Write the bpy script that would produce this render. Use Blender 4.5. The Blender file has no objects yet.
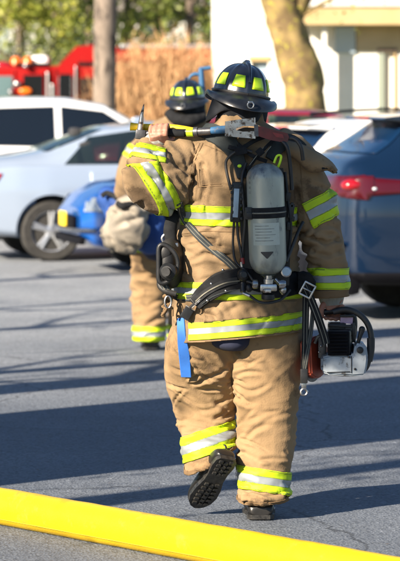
import bpy, bmesh, math, random
import numpy as np
from mathutils import Vector, Matrix, Euler
from mathutils.bvhtree import BVHTree
random.seed(7)
R = math.radians
C = bpy.context.scene.collection
V = Vector
F_PX = 3120.0; HOR = 86.0; CAM_Z = 1.8

def P(px, py, Y):
    """point at depth Y (metres) whose direction is that of photo pixel (px, py)"""
    return V(((px-200)/F_PX*Y, Y, CAM_Z-(py-HOR)/F_PX*Y))

# ---------------------------------------------------------------- numpy noise
_rng = np.random.RandomState(3)
_perm = _rng.permutation(256); _perm = np.concatenate([_perm, _perm, _perm])
_grad = _rng.normal(size=(256, 3)); _grad /= np.linalg.norm(_grad, axis=1)[:, None]
def pnoise(p):
    p = np.asarray(p, float); i = np.floor(p).astype(int); f = p-i
    u = f*f*f*(f*(f*6-15)+10); i &= 255
    out = 0
    for dx in (0, 1):
        for dy in (0, 1):
            for dz in (0, 1):
                h = _perm[(_perm[(_perm[(i[:, 0]+dx) & 255]+i[:, 1]+dy) & 255]+i[:, 2]+dz) & 255]
                g = _grad[h]
                d = g[:, 0]*(f[:, 0]-dx)+g[:, 1]*(f[:, 1]-dy)+g[:, 2]*(f[:, 2]-dz)
                w = (u[:, 0] if dx else 1-u[:, 0])*(u[:, 1] if dy else 1-u[:, 1])*(u[:, 2] if dz else 1-u[:, 2])
                out = out+w*d
    return out
def fbm(p, o=4):
    s = 0; a = 1.0
    for k in range(o):
        s = s+a*pnoise(p*(2**k)+17.3*k); a *= .5
    return s

# ---------------------------------------------------------------- objects
org = {}
def tag(o, label=None, cat=None, group=None, kind=None):
    if label: o['label'] = label
    if cat: o['category'] = cat
    if group: o['group'] = group
    if kind: o['kind'] = kind
    return o
def empty(name, loc=(0, 0, 0)):
    o = bpy.data.objects.new(name, None); C.objects.link(o)
    o.location = loc; o.empty_display_size = .1; org[o] = V(loc); return o
def put(name, me, mats, parent=None, base=None, smooth=True):
    """link mesh built in world coordinates; its origin goes to base, or its parent's"""
    o = bpy.data.objects.new(name, me); C.objects.link(o)
    if not isinstance(mats, (list, tuple)): mats = [mats]
    if len(me.materials) == 0:
        for m in mats: me.materials.append(m)
    if parent is not None:
        b = org[parent]; o.parent = parent
    else:
        b = V(base) if base is not None else V((0, 0, 0)); o.location = b
    org[o] = b.copy()
    if b.length > 0: me.transform(Matrix.Translation(-b))
    if smooth: me.polygons.foreach_set('use_smooth', [True]*len(me.polygons))
    me.update(); return o

class MB:
    def __init__(s): s.v = []; s.f = []; s.m = []; s.mi = 0
    def add(s, vs, fs):
        n = len(s.v); s.v += [tuple(x) for x in vs]
        s.f += [tuple(n+i for i in f) for f in fs]; s.m += [s.mi]*len(fs); return s
    def box(s, c, d, rot=None, bev=0):
        bm = bmesh.new(); bmesh.ops.create_cube(bm, size=1)
        for v in bm.verts: v.co = V((v.co.x*d[0], v.co.y*d[1], v.co.z*d[2]))
        if bev: bmesh.ops.bevel(bm, geom=bm.edges[:], offset=bev, segments=2, affect='EDGES', profile=.6)
        return s.bm(bm, Matrix.Translation(V(c)) @ (rot.to_4x4() if rot else Matrix()))
    def bm(s, bm, M=Matrix()):
        bm.verts.index_update()
        s.add([M @ v.co for v in bm.verts], [[v.index for v in f.verts] for f in bm.faces]); bm.free(); return s
    def ell(s, c, r, seg=20, rings=12, M=None):
        bm = bmesh.new(); bmesh.ops.create_uvsphere(bm, u_segments=seg, v_segments=rings, radius=1)
        T = Matrix.Translation(V(c)) @ (M.to_4x4() if M else Matrix()) @ Matrix.Diagonal((r[0], r[1], r[2], 1))
        return s.bm(bm, T)
    def tube(s, pts, r, seg=12, caps=True, sub=0, flat=None, ref=None):
        """round (or flat=(a,b) elliptical) tube through points"""
        pts = [V(p) for p in pts]; n = len(pts)
        rs = list(r) if isinstance(r, (list, tuple)) else [r]*n
        if sub:
            t = np.linspace(0, n-1, (n-1)*sub+1); A = np.array([list(p) for p in pts])
            pts = [V(x) for x in crom(A, t)]; rs = list(np.interp(t, range(n), rs)); n = len(pts)
        tang = [(pts[min(i+1, n-1)]-pts[max(i-1, 0)]).normalized() for i in range(n)]
        u = V(ref) if ref else V((0, 0, 1))
        if abs(u.dot(tang[0])) > .95: u = V((1, 0, 0)) if not ref else V((0, 1, 0))
        vs = []; fs = []
        for i in range(n):
            u = (u-tang[i]*u.dot(tang[i])).normalized(); w = tang[i].cross(u)
            fa, fb = flat if flat else (1, 1)
            for k in range(seg):
                a = 2*math.pi*k/seg
                vs.append(pts[i]+u*math.cos(a)*rs[i]*fa+w*math.sin(a)*rs[i]*fb)
        for i in range(n-1):
            for k in range(seg):
                k2 = (k+1) % seg; fs.append((i*seg+k, i*seg+k2, (i+1)*seg+k2, (i+1)*seg+k))
        if caps: fs.append(tuple(reversed(range(seg)))); fs.append(tuple((n-1)*seg+k for k in range(seg)))
        return s.add(vs, fs)
    def lathe(s, prof, c, axis=(0, 0, 1), seg=32):
        """prof = [(radius, height)...] about axis through c"""
        q = V((0, 0, 1)).rotation_difference(V(axis)).to_matrix(); vs = []; fs = []; n = len(prof)
        for (r, h) in prof:
            for k in range(seg):
                a = 2*math.pi*k/seg; vs.append(V(c)+q @ V((r*math.cos(a), r*math.sin(a), h)))
        for i in range(n-1):
            for k in range(seg):
                k2 = (k+1) % seg; fs.append((i*seg+k, i*seg+k2, (i+1)*seg+k2, (i+1)*seg+k))
        fs.append(tuple(reversed(range(seg)))); fs.append(tuple((n-1)*seg+k for k in range(seg)))
        return s.add(vs, fs)
    def prism(s, poly, thick, M=Matrix()):
        """polygon in local xz, extruded along local y by +-thick/2"""
        n = len(poly); vs = [M @ V((x, -thick/2, z)) for x, z in poly]+[M @ V((x, thick/2, z)) for x, z in poly]
        fs = [tuple(range(n)), tuple(reversed(range(n, 2*n)))]+[(i, i+n, (i+1) % n+n, (i+1) % n) for i in range(n)]
        return s.add(vs, fs)
    def ribbon(s, pts, nrm, w, t=.004, sub=4):
        """strap: flat band of width w through pts, lying with normals nrm"""
        A = np.array([list(p) for p in pts]); N = np.array([list(x) for x in nrm]); n = len(A)
        W = list(w) if isinstance(w, (list, tuple)) else [w]*n
        tt = np.linspace(0, n-1, (n-1)*sub+1); A = crom(A, tt)
        N = np.stack([np.interp(tt, range(n), N[:, k]) for k in range(3)], 1); W = np.interp(tt, range(n), W); n = len(A)
        vs = []; fs = []
        for i in range(n):
            T = V(A[min(i+1, n-1)]-A[max(i-1, 0)]).normalized(); nn = V(N[i]); nn = (nn-T*nn.dot(T)).normalized(); side = T.cross(nn)
            p = V(A[i])
            vs += [p-side*W[i]/2, p-side*W[i]/2*.9+nn*t, p+side*W[i]/2*.9+nn*t, p+side*W[i]/2]
        for i in range(n-1):
            for k in range(4):
                k2 = (k+1) % 4; fs.append((i*4+k, i*4+k2, (i+1)*4+k2, (i+1)*4+k))
        fs += [(3, 2, 1, 0), ((n-1)*4, (n-1)*4+1, (n-1)*4+2, (n-1)*4+3)]
        return s.add(vs, fs)
    def mesh(s, name='m', fix=True):
        me = bpy.data.meshes.new(name); me.from_pydata(s.v, [], s.f)
        if any(s.m): me.polygons.foreach_set('material_index', s.m)
        if fix:
            bm = bmesh.new(); bm.from_mesh(me); bmesh.ops.recalc_face_normals(bm, faces=bm.faces); bm.to_mesh(me); bm.free()
        return me
    def build(s, name, mats, parent=None, base=None, smooth=True, fix=True):
        o = put(name, s.mesh(name, fix), mats, parent, base, False)
        if smooth:
            o.data.polygons.foreach_set('use_smooth', [True]*len(o.data.polygons))
            try: o.data.set_sharp_from_angle(angle=R(38))
            except Exception: pass
        return o

def crom(A, t):
    n = len(A); out = []
    for x in t:
        i = min(int(x), n-2); f = x-i
        p0 = A[max(i-1, 0)]; p1 = A[i]; p2 = A[i+1]; p3 = A[min(i+2, n-1)]
        out.append(.5*((2*p1)+(-p0+p2)*f+(2*p0-5*p1+4*p2-p3)*f*f+(-p0+3*p1-3*p2+p3)*f**3))
    return np.array(out)

def loft(mb, rings, seg=28, sub=4, sq=2.3):
    """rings: (centre, rx, ry, ux, uy); squarish ellipse sections"""
    A = np.array([list(c)+[rx, ry]+list(ux)+list(uy) for c, rx, ry, ux, uy in rings], float)
    n = len(A); B = crom(A, np.linspace(0, n-1, (n-1)*sub+1)); vs = []; fs = []
    for b in B:
        c = b[:3]; ux = b[5:8]/np.linalg.norm(b[5:8]); uy = b[8:11]/np.linalg.norm(b[8:11])
        for k in range(seg):
            a = 2*math.pi*k/seg; ca, sa = math.cos(a), math.sin(a)
            x = math.copysign(abs(ca)**(2/sq), ca)*max(b[3], .004); y = math.copysign(abs(sa)**(2/sq), sa)*max(b[4], .004)
            vs.append(c+ux*x+uy*y)
    n = len(B)
    for i in range(n-1):
        for k in range(seg):
            k2 = (k+1) % seg; fs.append((i*seg+k, i*seg+k2, (i+1)*seg+k2, (i+1)*seg+k))
    fs.append(tuple(reversed(range(seg)))); fs.append(tuple((n-1)*seg+k for k in range(seg)))
    mb.add(vs, fs)

def evaluated(me, mods):
    o = bpy.data.objects.new('tmp', me); C.objects.link(o)
    for typ, kw in mods:
        m = o.modifiers.new('m', typ)
        for k, v in kw.items(): setattr(m, k, v)
    dg = bpy.context.evaluated_depsgraph_get(); dg.update()
    out = bpy.data.meshes.new_from_object(o.evaluated_get(dg)); out.materials.clear()
    for p in out.polygons: p.material_index = 0
    bpy.data.objects.remove(o); return out
def fuse(mb, voxel=.008, smooth=6, fac=.5):
    return evaluated(mb.mesh(fix=True), [('REMESH', dict(mode='VOXEL', voxel_size=voxel)), ('SMOOTH', dict(factor=fac, iterations=smooth))])

def get_vn(me):
    n = len(me.vertices); v = np.empty(n*3); me.vertices.foreach_get('co', v)
    nn = np.empty(n*3); me.vertex_normals.foreach_get('vector', nn)
    return v.reshape(-1, 3), nn.reshape(-1, 3)
def set_v(me, v): me.vertices.foreach_set('co', v.ravel()); me.update()

def folds(me, segs, seed=0., base_amp=.004):
    """cloth folds; segs: (a, b, axis, f_along, f_across, amp, mask_fn or None)"""
    v, n = get_vn(me); best = np.full(len(v), 1e9); disp = np.zeros(len(v)); tot = np.zeros(len(v))
    for (a, b, ax, fa, fc, amp) in segs:
        a = np.array(a); b = np.array(b); d = b-a; L2 = d@d
        t = np.clip(((v-a)@d)/L2, 0, 1); dist = np.linalg.norm(v-(a+t[:, None]*d), axis=1)
        w = np.exp(-(dist/.10)**2)+1e-9
        ax = np.array(ax, float); ax /= np.linalg.norm(ax)
        warp = .35*fbm(v*5+seed+3, 2)[:, None]*ax*1.2/ max(fa, 1)*fa*.25
        q = v*fc+np.outer(v@ax, ax)*(fa-fc)+warp+seed
        r = 1-np.abs(pnoise(q))*2.6; r = np.clip(r, -1, 1)
        r2 = 1-np.abs(pnoise(q*2.1+9))*2.6
        mod = .35+1.0*np.clip(pnoise(v*4.3+seed*2+5)+.35, 0, 1)
        disp += w*amp*mod*(np.sign(r)*np.abs(r)**1.4*.75+.3*np.clip(r2, -1, 1)); tot += w
    disp = disp/tot+base_amp*fbm(v*9+seed, 3)
    set_v(me, v+n*disp[:, None])

def cut(me, planes):
    """planes: (co, no, pred) - removes what lies beyond the plane, where pred(face centre); closes the hole"""
    bm = bmesh.new(); bm.from_mesh(me)
    for co, no, pred in planes:
        fs = [f for f in bm.faces if pred(f.calc_center_median())]
        g = set(fs)
        for f in fs: g.update(f.verts); g.update(f.edges)
        r = bmesh.ops.bisect_plane(bm, geom=list(g), plane_co=co, plane_no=no, dist=1e-5)
        kill = [f for f in bm.faces if pred(f.calc_center_median()) and (f.calc_center_median()-V(co)).dot(V(no)) > 0]
        bmesh.ops.delete(bm, geom=kill, context='FACES')
        bmesh.ops.holes_fill(bm, edges=[e for e in bm.edges if e.is_boundary], sides=0)
    bm.to_mesh(me); bm.free(); me.update()

def extract(me, planes, pred=None, off=.004, thick=.003, lines=None, matfn=None, bulge=None):
    """a piece of surface lying proud of me: keep the side behind each (co, no) plane"""
    bm = bmesh.new(); bm.from_mesh(me)
    if pred: bmesh.ops.delete(bm, geom=[f for f in bm.faces if not pred(f.calc_center_median(), f.normal)], context='FACES')
    for co, no in planes:
        bmesh.ops.bisect_plane(bm, geom=bm.verts[:]+bm.edges[:]+bm.faces[:], plane_co=co, plane_no=no, clear_outer=True, dist=1e-5)
    for co, no in (lines or []):
        bmesh.ops.bisect_plane(bm, geom=bm.verts[:]+bm.edges[:]+bm.faces[:], plane_co=co, plane_no=no, dist=1e-5)
    bm.normal_update()
    for v in bm.verts: v.co += v.normal*(off+(bulge(v.co) if bulge else 0))
    if matfn:
        for f in bm.faces: f.material_index = matfn(f.calc_center_median())
    if thick and bm.faces:
        bmesh.ops.remove_doubles(bm, verts=bm.verts[:], dist=.0004); bm.normal_update()
        nd = {tuple(round(x, 6) for x in v.co): v.normal.copy() for v in bm.verts}
        g = bmesh.ops.extrude_face_region(bm, geom=bm.faces[:])
        for v in g['geom']:
            if isinstance(v, bmesh.types.BMVert): v.co += nd.get(tuple(round(x, 6) for x in v.co), V((0, 0, 0)))*thick
    out = bpy.data.meshes.new('x'); bm.to_mesh(out); bm.free(); return out

def band(me, co, axis, width, pred, clip=(), off=.003):
    """reflective tape around a limb: lime, silver, lime"""
    co = V(co); a = V(axis).normalized(); h = width/2
    out = extract(me, [(co+a*h, a), (co-a*h, -a)]+list(clip), pred, off, .0025,
                   lines=[(co+a*h*k, a) for k in (.93, .87, .38, .32, -.32, -.38, -.87, -.93)],
                   matfn=lambda c: (lambda q: 1 if q < .32 else 2 if q < .38 or .87 < q < .93 else 0)(abs((c-co).dot(a))/h))
    bm = bmesh.new(); bm.from_mesh(out); bm.faces.ensure_lookup_table(); seen = set(); isl = []
    for f in bm.faces:
        if f in seen: continue
        st = [f]; seen.add(f); comp = []
        while st:
            x = st.pop(); comp.append(x)
            for e in x.edges:
                for y in e.link_faces:
                    if y not in seen: seen.add(y); st.append(y)
        isl.append(comp)
    if isl:
        big = max(isl, key=len); bmesh.ops.delete(bm, geom=[f for c in isl if c is not big for f in c], context='FACES')
    bm.to_mesh(out); bm.free(); return out

# ---------------------------------------------------------------- materials
M = {}
def mat(name, col, rough=.6, metal=0, col2=None, nscale=8, bump=0, bscale=200, coat=0, emit=None, spec=.5, trans=0, col3=None, n3=3, thr3=.62, stretch=(1, 1, 1), sheen=0, detail=6, rvar=0, crumple=None):
    m = bpy.data.materials.new(name); m.use_nodes = True; nt = m.node_tree; N = nt.nodes; L = nt.links
    b = N['Principled BSDF']; b.inputs['Roughness'].default_value = rough; b.inputs['Metallic'].default_value = metal
    b.inputs['Base Color'].default_value = (*col, 1); b.inputs['Specular IOR Level'].default_value = spec
    if coat: b.inputs['Coat Weight'].default_value = coat; b.inputs['Coat Roughness'].default_value = .04
    if sheen: b.inputs['Sheen Weight'].default_value = sheen
    if trans: b.inputs['Transmission Weight'].default_value = trans
    if emit: b.inputs['Emission Color'].default_value = (*emit[0], 1); b.inputs['Emission Strength'].default_value = emit[1]
    tc = N.new('ShaderNodeTexCoord'); mp = N.new('ShaderNodeMapping'); L.new(tc.outputs['Object'], mp.inputs[0]); mp.inputs['Scale'].default_value = stretch
    src = None
    if col2:
        n = N.new('ShaderNodeTexNoise'); n.inputs['Scale'].default_value = nscale; n.inputs['Detail'].default_value = detail; L.new(mp.outputs[0], n.inputs[0])
        r = N.new('ShaderNodeMapRange'); r.inputs[1].default_value = .35; r.inputs[2].default_value = .65; L.new(n.outputs[0], r.inputs[0])
        mx = N.new('ShaderNodeMix'); mx.data_type = 'RGBA'; L.new(r.outputs[0], mx.inputs[0])
        mx.inputs[6].default_value = (*col, 1); mx.inputs[7].default_value = (*col2, 1); src = mx.outputs[2]
    if col3:
        n = N.new('ShaderNodeTexNoise'); n.inputs['Scale'].default_value = n3; n.inputs['Detail'].default_value = 8; n.inputs['Roughness'].default_value = .7; L.new(mp.outputs[0], n.inputs[0])
        r = N.new('ShaderNodeMapRange'); r.inputs[1].default_value = thr3; r.inputs[2].default_value = thr3+.08; L.new(n.outputs[0], r.inputs[0])
        mx = N.new('ShaderNodeMix'); mx.data_type = 'RGBA'; L.new(r.outputs[0], mx.inputs[0])
        if src: L.new(src, mx.inputs[6])
        else: mx.inputs[6].default_value = (*col, 1)
        mx.inputs[7].default_value = (*col3, 1); src = mx.outputs[2]
    if src: L.new(src, b.inputs['Base Color'])
    if crumple:
        n = N.new('ShaderNodeTexNoise'); n.noise_type = 'RIDGED_MULTIFRACTAL'; n.inputs['Scale'].default_value = crumple[0]; n.inputs['Detail'].default_value = 3; n.inputs['Distortion'].default_value = .6
        mp2 = N.new('ShaderNodeMapping'); L.new(tc.outputs['Object'], mp2.inputs[0]); mp2.inputs['Scale'].default_value = (.45, .45, 1); mp2.inputs['Rotation'].default_value = (0, .25, 0); L.new(mp2.outputs[0], n.inputs[0])
        cbp = N.new('ShaderNodeBump'); cbp.inputs['Strength'].default_value = crumple[1]; cbp.inputs['Distance'].default_value = .006; L.new(n.outputs[0], cbp.inputs['Height']); L.new(cbp.outputs[0], b.inputs['Normal'])
    if rvar:
        n = N.new('ShaderNodeTexNoise'); n.inputs['Scale'].default_value = 14; n.inputs['Detail'].default_value = 6; L.new(mp.outputs[0], n.inputs[0])
        r = N.new('ShaderNodeMapRange'); r.inputs[3].default_value = rough-rvar; r.inputs[4].default_value = rough+rvar; L.new(n.outputs[0], r.inputs[0]); L.new(r.outputs[0], b.inputs['Roughness'])
    if bump:
        n = N.new('ShaderNodeTexNoise'); n.inputs['Scale'].default_value = bscale; n.inputs['Detail'].default_value = 4; L.new(mp.outputs[0], n.inputs[0])
        bp = N.new('ShaderNodeBump'); bp.inputs['Strength'].default_value = bump; bp.inputs['Distance'].default_value = .002
        L.new(n.outputs[0], bp.inputs['Height']); L.new(bp.outputs[0], b.inputs['Normal'])
        if crumple: L.new(cbp.outputs[0], bp.inputs['Normal'])
    M[name] = m; return m
from mathutils.kdtree import KDTree
def creases(me, specs, seed=1):
    """cloth creases: a valley with a rolled ridge beside it, laid at random over a limb.
    spec: a, b (limb segment), count, tilt range (deg off the ring direction), length range, amp range, width range, radius of influence"""
    rs = np.random.RandomState(seed); v, n = get_vn(me); kd = KDTree(len(v))
    for i, p in enumerate(v): kd.insert(p, i)
    kd.balance(); total = np.zeros(len(v))
    for (a, b, cnt, tilt, ln, amp, wd, rad) in specs:
        a = np.array(a); b = np.array(b); d = b-a; L2 = d@d; ax = d/np.sqrt(L2)
        t = (v-a)@d/L2; dist = np.linalg.norm(v-(a+np.clip(t, 0, 1)[:, None]*d), axis=1)
        cand = np.where((t > -.05) & (t < 1.05) & (dist < rad) & (n[:, 1] < .5))[0]
        if not len(cand): continue
        for k in range(cnt):
            i = cand[rs.randint(len(cand))]; L_ = rs.uniform(*ln); A = rs.uniform(*amp); W_ = rs.uniform(*wd); th = R(rs.uniform(*tilt)); curl = rs.uniform(-.35, .35)
            pts = []; side = []
            nn = n[i]; ring = np.cross(ax, nn); ring /= np.linalg.norm(ring)+1e-9; up = np.cross(nn, ring)
            dir0 = ring*math.cos(th)+up*math.sin(th)
            for sgn in (-1, 1):
                p = v[i].copy(); dr = dir0*sgn; seq = []
                for s in range(4):
                    q = p+dr*L_/8; j = kd.find(q)[1]; nq = n[j]; q = v[j]+0; dr = dr+up*curl*.4*sgn*(1 if sgn > 0 else -1); dr = dr-nq*(dr@nq); dr /= np.linalg.norm(dr)+1e-9
                    p = p+(dr*L_/8); p = p-nq*((p-v[j])@nq); seq.append(p.copy())
                pts = seq[::-1]+[v[i]]+pts if sgn < 0 else pts+seq
            pts = np.array(pts); m = len(pts); near = np.where(np.linalg.norm(v-v[i], axis=1) < L_*.65+W_*4)[0]; X = v[near]
            best = np.full(len(near), 9.); par = np.zeros(len(near)); sg = np.zeros(len(near))
            for s in range(m-1):
                p0, p1 = pts[s], pts[s+1]; e = p1-p0; tt = np.clip(((X-p0)@e)/(e@e+1e-12), 0, 1); dv = X-(p0+tt[:, None]*e); dd = np.linalg.norm(dv, axis=1); u = dd < best
                best[u] = dd[u]; par[u] = (s+tt[u])/(m-1); sg[u] = np.sign((dv@up)[u])
            tp = np.sin(np.pi*np.clip(par, 0, 1))**.7; sd = best*sg
            total[near] += A*tp*(-.9*np.exp(-(sd/W_)**2)+.75*np.exp(-((sd-1.9*W_)/(1.25*W_))**2)+.25*np.exp(-((sd+2*W_)/(1.3*W_))**2))
    total = np.clip(total, -.022, .022)
    set_v(me, v+n*total[:, None])

def punch(me, planes, pred):
    """opening in a surface: drop the faces that lie behind every plane"""
    bm = bmesh.new(); bm.from_mesh(me)
    for co, no in planes:
        fs = [f for f in bm.faces if pred(f.calc_center_median(), f.normal)]; g = set(fs)
        for f in fs: g.update(f.verts); g.update(f.edges)
        bmesh.ops.bisect_plane(bm, geom=list(g), plane_co=co, plane_no=no, dist=1e-5)
    kill = []
    for f in bm.faces:
        c = f.calc_center_median()
        if pred(c, f.normal) and all((c-V(co)).dot(V(no)) < 0 for co, no in planes): kill.append(f)
    bmesh.ops.delete(bm, geom=kill, context='FACES'); bm.to_mesh(me); bm.free(); me.update()
mat('tan_cloth', (.25, .170, .096), .92, 0, (.190, .127, .070), 7, .6, 150, spec=.15, col3=(.11, .073, .043), n3=4.2, thr3=.57, sheen=.05, crumple=(16, .35))
mat('tan_stitch', (.17, .11, .06), .95, spec=.1)
mat('trouser_cloth', (.285, .190, .102), .92, 0, (.23, .150, .078), 5, .6, 150, spec=.15, col3=(.12, .08, .048), n3=5, thr3=.58, sheen=.05, crumple=(18, .45))
mat('lime_tape', (.46, .62, .010), .6, 0, (.40, .55, .015), 20, .2, 300, spec=.3, col3=(.35, .42, .08), n3=7, thr3=.66)
mat('silver_tape', (.26, .285, .30), .5, .2, (.22, .24, .255), 14, .15, 500)
mat('tape_edge', (.20, .27, .02), .8, 0, (.14, .19, .02), 60)
mat('black_web', (.009, .0095, .011), .85, 0, (.018, .019, .021), 30, .5, 500, spec=.2)
mat('grey_web', (.045, .052, .056), .85, 0, (.028, .033, .036), 20, .5, 500, spec=.2)
mat('web_stripe', (.20, .19, .15), .8, 0, (.12, .115, .09), 30)
mat('yoke', (.024, .031, .032), .88, 0, (.015, .020, .021), 12, .5, 500)
mat('black_plastic', (.009, .010, .011), .42, 0, (.020, .020, .022), 25, .2, 90, spec=.35)
mat('rubber', (.008, .008, .009), .55, 0, (.03, .028, .026), 9, .3, 120, rvar=.12)
mat('boot', (.007, .007, .007), .35, 0, (.016, .015, .014), 12, .3, 90, rvar=.12)
mat('sole', (.008, .008, .008), .4, 0, (.035, .033, .03), 60, .3, 120, rvar=.15)
mat('helmet', (.006, .008, .014), .24, 0, (.012, .015, .022), 9, .05, 60, coat=.5, rvar=.08, spec=.6)
mat('brim', (.007, .0085, .012), .34, 0, (.018, .020, .024), 18, .1, 80, rvar=.1)
mat('flap', (.010, .012, .018), .9, 0, (.007, .009, .013), 20, .4, 500)
mat('lime_panel', (.58, .85, .02), .35, 0, (.52, .78, .02), 15)
mat('steel', (.52, .51, .49), .38, .85, (.33, .31, .29), 25, .3, 60, col3=(.09, .065, .05), n3=45, thr3=.51)
mat('chrome', (.42, .42, .43), .28, .95, (.25, .25, .25), 40, .1, 100, rvar=.1)
mat('dark_steel', (.14, .14, .145), .45, .7, (.07, .07, .075), 30, .3, 80)
mat('blue_paint', (.018, .085, .20), .65, 0, (.025, .11, .23), 25, .2, 80, col3=(.14, .14, .15), n3=40, thr3=.56)
mat('red_paint', (.14, .013, .012), .5, 0, (.07, .011, .010), 25, .2, 60, col3=(.25, .2, .18), n3=35, thr3=.66)
mat('yellow_paint', (.85, .55, .01), .4, 0, (.75, .47, .01), 30)
mat('orange_guard', (.33, .045, .015), .5, 0, (.18, .028, .015), 22, .2, 60, col3=(.1, .05, .04), n3=25, thr3=.62)
mat('saw_white', (.34, .38, .42), .5, 0, (.24, .27, .30), 16, .2, 60, col3=(.07, .065, .06), n3=26, thr3=.56)
mat('blue_strap', (.03, .16, .55), .7, 0, (.025, .13, .47), 20, .5, 600)
mat('skin', (.38, .19, .135), .55, 0, (.34, .15, .105), 60, .2, 150, spec=.35)
mat('hair', (.05, .035, .025), .7)
mat('eye', (.6, .6, .58), .2)
mat('knit', (.32, .31, .27), .95, 0, (.24, .23, .2), 60, .8, 260, stretch=(1, 1, .2))
mat('navy', (.012, .016, .04), .9, 0, (.02, .024, .05), 12, .4, 400)
mat('red_plastic', (.26, .02, .02), .45, 0, (.16, .015, .015), 30)
mat('label_blue', (.35, .45, .52), .4, 0, (.28, .36, .42), 30)
mat('hose', (.60, .40, .004), .42, 0, (.52, .335, .004), 2.2, .6, 170, spec=.4, col3=(.40, .26, .02), n3=6, thr3=.565, rvar=.08, crumple=(7, .5))
mat('hose_line', (.42, .30, .01), .6)
# scuffed fibre-wrapped cylinder
m = mat('tank', (.38, .40, .345), .35, .15, (.27, .295, .26), 9, .25, 60, col3=(.10, .11, .12), n3=10, thr3=.60, stretch=(1, 1, .45), rvar=.1)
nt = m.node_tree; N = nt.nodes; L = nt.links; b = N['Principled BSDF']; old = b.inputs['Base Color'].links[0].from_socket
tc = N.new('ShaderNodeTexCoord'); sp = N.new('ShaderNodeSeparateXYZ'); L.new(tc.outputs['Generated'], sp.inputs[0])
ns = N.new('ShaderNodeTexNoise'); ns.inputs['Scale'].default_value = 5; ns.inputs['Detail'].default_value = 8; L.new(tc.outputs['Generated'], ns.inputs[0])
ab = N.new('ShaderNodeMath'); ab.operation = 'SUBTRACT'; L.new(sp.outputs[2], ab.inputs[0]); ab.inputs[1].default_value = .5
ab2 = N.new('ShaderNodeMath'); ab2.operation = 'ABSOLUTE'; L.new(ab.outputs[0], ab2.inputs[0])
ad = N.new('ShaderNodeMath'); ad.operation = 'MULTIPLY_ADD'; L.new(ns.outputs[0], ad.inputs[0]); ad.inputs[1].default_value = .5; L.new(ab2.outputs[0], ad.inputs[2])
mr = N.new('ShaderNodeMapRange'); L.new(ad.outputs[0], mr.inputs[0]); mr.inputs[1].default_value = .58; mr.inputs[2].default_value = .76; mr.inputs[4].default_value = .75
mx = N.new('ShaderNodeMix'); mx.data_type = 'RGBA'; L.new(mr.outputs[0], mx.inputs[0]); L.new(old, mx.inputs[6]); mx.inputs[7].default_value = (.075, .085, .10, 1); L.new(mx.outputs[2], b.inputs['Base Color'])
# cars
mat('paint_silver', (.34, .41, .52), .28, .3, coat=1)
mat('paint_white', (.78, .79, .80), .3, 0, coat=1)
mat('paint_blue', (.006, .085, .36), .25, .2, coat=1)
mat('paint_slate', (.003, .014, .040), .22, .3, coat=1)
mat('paint_maroon', (.20, .012, .025), .28, .1, coat=1)
mat('fire_red', (.27, .003, .003), .45, 0, spec=.2)
mat('dark_window', (.008, .009, .010), .1, spec=.25)
def glass_mat(name, tint, fac, col=(.01, .02, .035)):
    m = mat(name, col, .04, 0, spec=.9, coat=.5); nt = m.node_tree; b = nt.nodes['Principled BSDF']; t = nt.nodes.new('ShaderNodeBsdfTransparent'); t.inputs[0].default_value = (*tint, 1)
    x = nt.nodes.new('ShaderNodeMixShader'); x.inputs[0].default_value = fac; nt.links.new(t.outputs[0], x.inputs[1]); nt.links.new(b.outputs[0], x.inputs[2]); nt.links.new(x.outputs[0], nt.nodes['Material Output'].inputs[0])
glass_mat('auto_glass', (.85, .95, .90), .38, (.02, .03, .04)); glass_mat('tinted_glass', (.22, .32, .48), .80, (.005, .024, .07))
glass_mat('smoked_glass', (.35, .38, .4), .70, (.008, .012, .018)); mat('lens_smoke', (.24, .28, .33), .12, .3, coat=1)
mat('car_glass', (.02, .045, .085), .05, 0, spec=.9, coat=.6); mat('seat_fabric', (.03, .03, .033), .9)
mat('clear_glass', (.10, .16, .17), .05, 0, spec=.9, coat=.6)
mat('tyre', (.02, .019, .018), .75, 0, (.035, .033, .03), 20)
mat('alloy', (.55, .56, .57), .3, .8)
mat('trim_black', (.004, .004, .006), .7, spec=.12)
mat('lens_red', (.28, .004, .008), .12, 0, coat=1)
mat('lens_dark_red', (.055, .002, .005), .2, 0, coat=.3)
mat('lens_clear', (.75, .78, .8), .1, .4, coat=1)
mat('plate_yellow', (.80, .58, .03), .5)
mat('beacon_orange', (.7, .14, .005), .3)
mat('white_gloss', (.8, .8, .8), .3, coat=.5)
# setting
mat('wall_white', (.80, .78, .73), .8, 0, (.76, .74, .69), 3)
mat('wall_white_shaded', (.50, .40, .26), .8, 0, (.44, .35, .22), 3)  # white wall toned tan to hold the shade under the porch roof
mat('fascia', (.46, .34, .17), .7, 0, (.40, .29, .14), 4)
mat('shingle', (.20, .17, .15), .9, 0, (.14, .12, .11), 8)
mat('frame_green', (.24, .27, .22), .6)
mat('wood_trim', (.45, .31, .14), .7)
mat('window_pane', (.30, .38, .45), .12, 0, spec=.8)
mat('curtain', (.75, .74, .7), .8)
mat('bark_pale', (.27, .215, .17), .95, 0, (.15, .12, .095), 5, 1, 30, stretch=(1, 1, .4), col3=(.07, .055, .045), n3=6, thr3=.52)
mat('bark_lichen', (.27, .19, .075), .95, 0, (.12, .08, .035), 5, 1, 25, col3=(.33, .29, .045), n3=11, thr3=.545, detail=10)
mat('bark_dark', (.16, .12, .09), .95, 0, (.10, .075, .06), 6, 1, 30)
mat('straw', (.55, .36, .19), .9, 0, (.38, .20, .09), 2.5)
mat('house_wall', (.48, .47, .44), .85, 0, (.42, .41, .38), 2)
mat('bag_canvas', (.30, .265, .215), .9, 0, (.19, .165, .13), 6, .5, 200)
mat('bag_blue', (.010, .055, .23), .75, 0, (.008, .04, .17), 8, .4, 200)
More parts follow.
